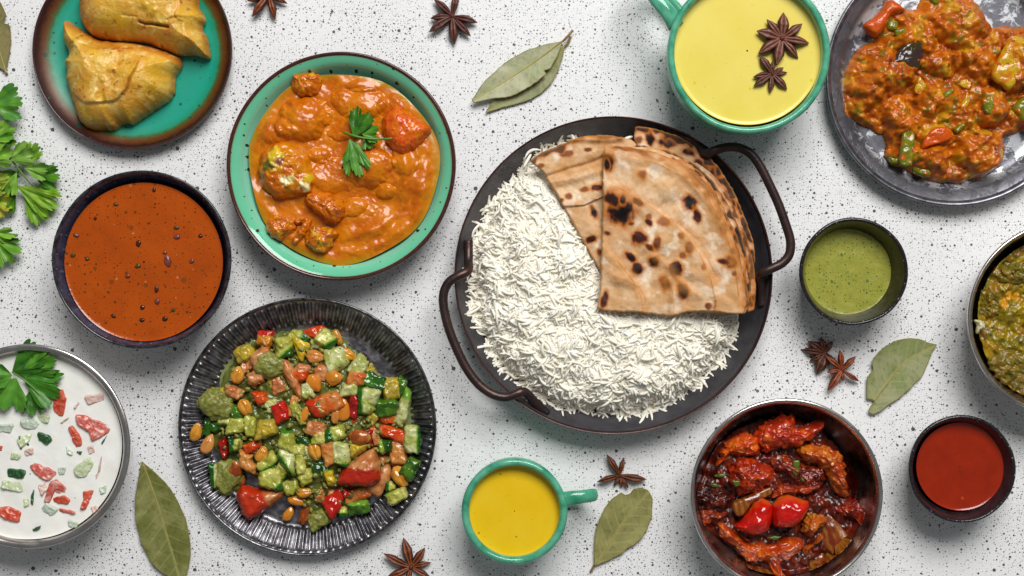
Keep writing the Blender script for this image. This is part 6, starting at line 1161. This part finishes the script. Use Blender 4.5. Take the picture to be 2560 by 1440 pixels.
bay("upper grey green bay leaf of the overlapping pair, its forked stalk pointing up right", [(1406, 104), (1372, 110), (1348, 116), (1318, 126), (1292, 140), (1265, 155), (1240, 178), (1215, 200), (1198, 222), (1188, 240), (1179, 250), (1184, 259), (1205, 254), (1232, 248), (1262, 246), (1290, 238), (1318, 222), (1345, 205), (1366, 186), (1360, 178), (1375, 174), (1390, 148), (1400, 126)], [(1406, 104), (1365, 135), (1312, 172), (1250, 212), (1182, 255)], 12, '#9da27a', '#aaaa88', [(1405, 105, 16), (1418, 92, 18), (1432, 76, 16)], 8, 1, 44, vein='#c0b878', fold=3)
bay("torn green bay leaf right of the touching star anise pair", [(2180, 1000), (2163, 997), (2165, 970), (2165, 943), (2180, 924), (2176, 905), (2188, 885), (2205, 868), (2238, 850), (2270, 845), (2300, 847), (2318, 856), (2341, 861), (2328, 882), (2318, 910), (2304, 940), (2280, 965), (2262, 982), (2240, 1000), (2224, 1009), (2218, 1012), (2200, 1028), (2180, 1036), (2168, 1030), (2172, 1018), (2186, 1008)], [(2182, 1002), (2215, 960), (2262, 905), (2338, 864)], 3, '#828a56', '#92956a', None, 5, 7, 60, vein='#a8a868')
bay("olive bay leaf with a broken notch, right of the small jade mug's handle", [(1485, 1410), (1484, 1375), (1486, 1340), (1494, 1305), (1512, 1266), (1530, 1244), (1552, 1229), (1563, 1236), (1574, 1232), (1584, 1220), (1602, 1217), (1620, 1224), (1631, 1244), (1630, 1270), (1628, 1295), (1618, 1322), (1603, 1345), (1584, 1362), (1566, 1371), (1556, 1382), (1525, 1398), (1492, 1412)], [(1486, 1412), (1520, 1364), (1568, 1290), (1622, 1228)], 3, '#85824c', '#949058', [(1488, 1408, 6), (1482, 1420, 7), (1477, 1429, 6)], 7, 9, 62, vein='#b0a868')
bay("large smooth green bay leaf between the raita bowl and the fluted plate", [(357, 1151), (366, 1160), (388, 1178), (412, 1201), (433, 1228), (450, 1260), (466, 1296), (476, 1340), (479, 1378), (475, 1412), (466, 1444), (450, 1462), (425, 1440), (402, 1426), (384, 1408), (368, 1384), (353, 1346), (345, 1314), (340, 1278), (341, 1234), (348, 1200), (354, 1163)], [(361, 1160), (380, 1216), (398, 1270), (418, 1338), (434, 1388), (452, 1448)], 3, '#6c7036', '#84844e', None, 8, 13, 66, vein='#a4a466', veinstr=.5)
bay("nibbled brownish bay leaf cut off by the left picture edge, beside the teal plate", [(-4, 0), (6, 8), (20, 42), (12, 52), (14, 60), (27, 63), (30, 98), (28, 130), (21, 160), (18, 182), (-2, 168), (-30, 150), (-56, 110), (-60, 50), (-40, 10), (-20, -6)], [(18, 184), (0, 130), (-14, 80), (-18, -4)], 3, '#7e7c4c', '#8a8052', [(17, 182, 5), (18, 186, 5)], 5, 17, 44, vein='#9a8a4c', edgec='#6a5a34')
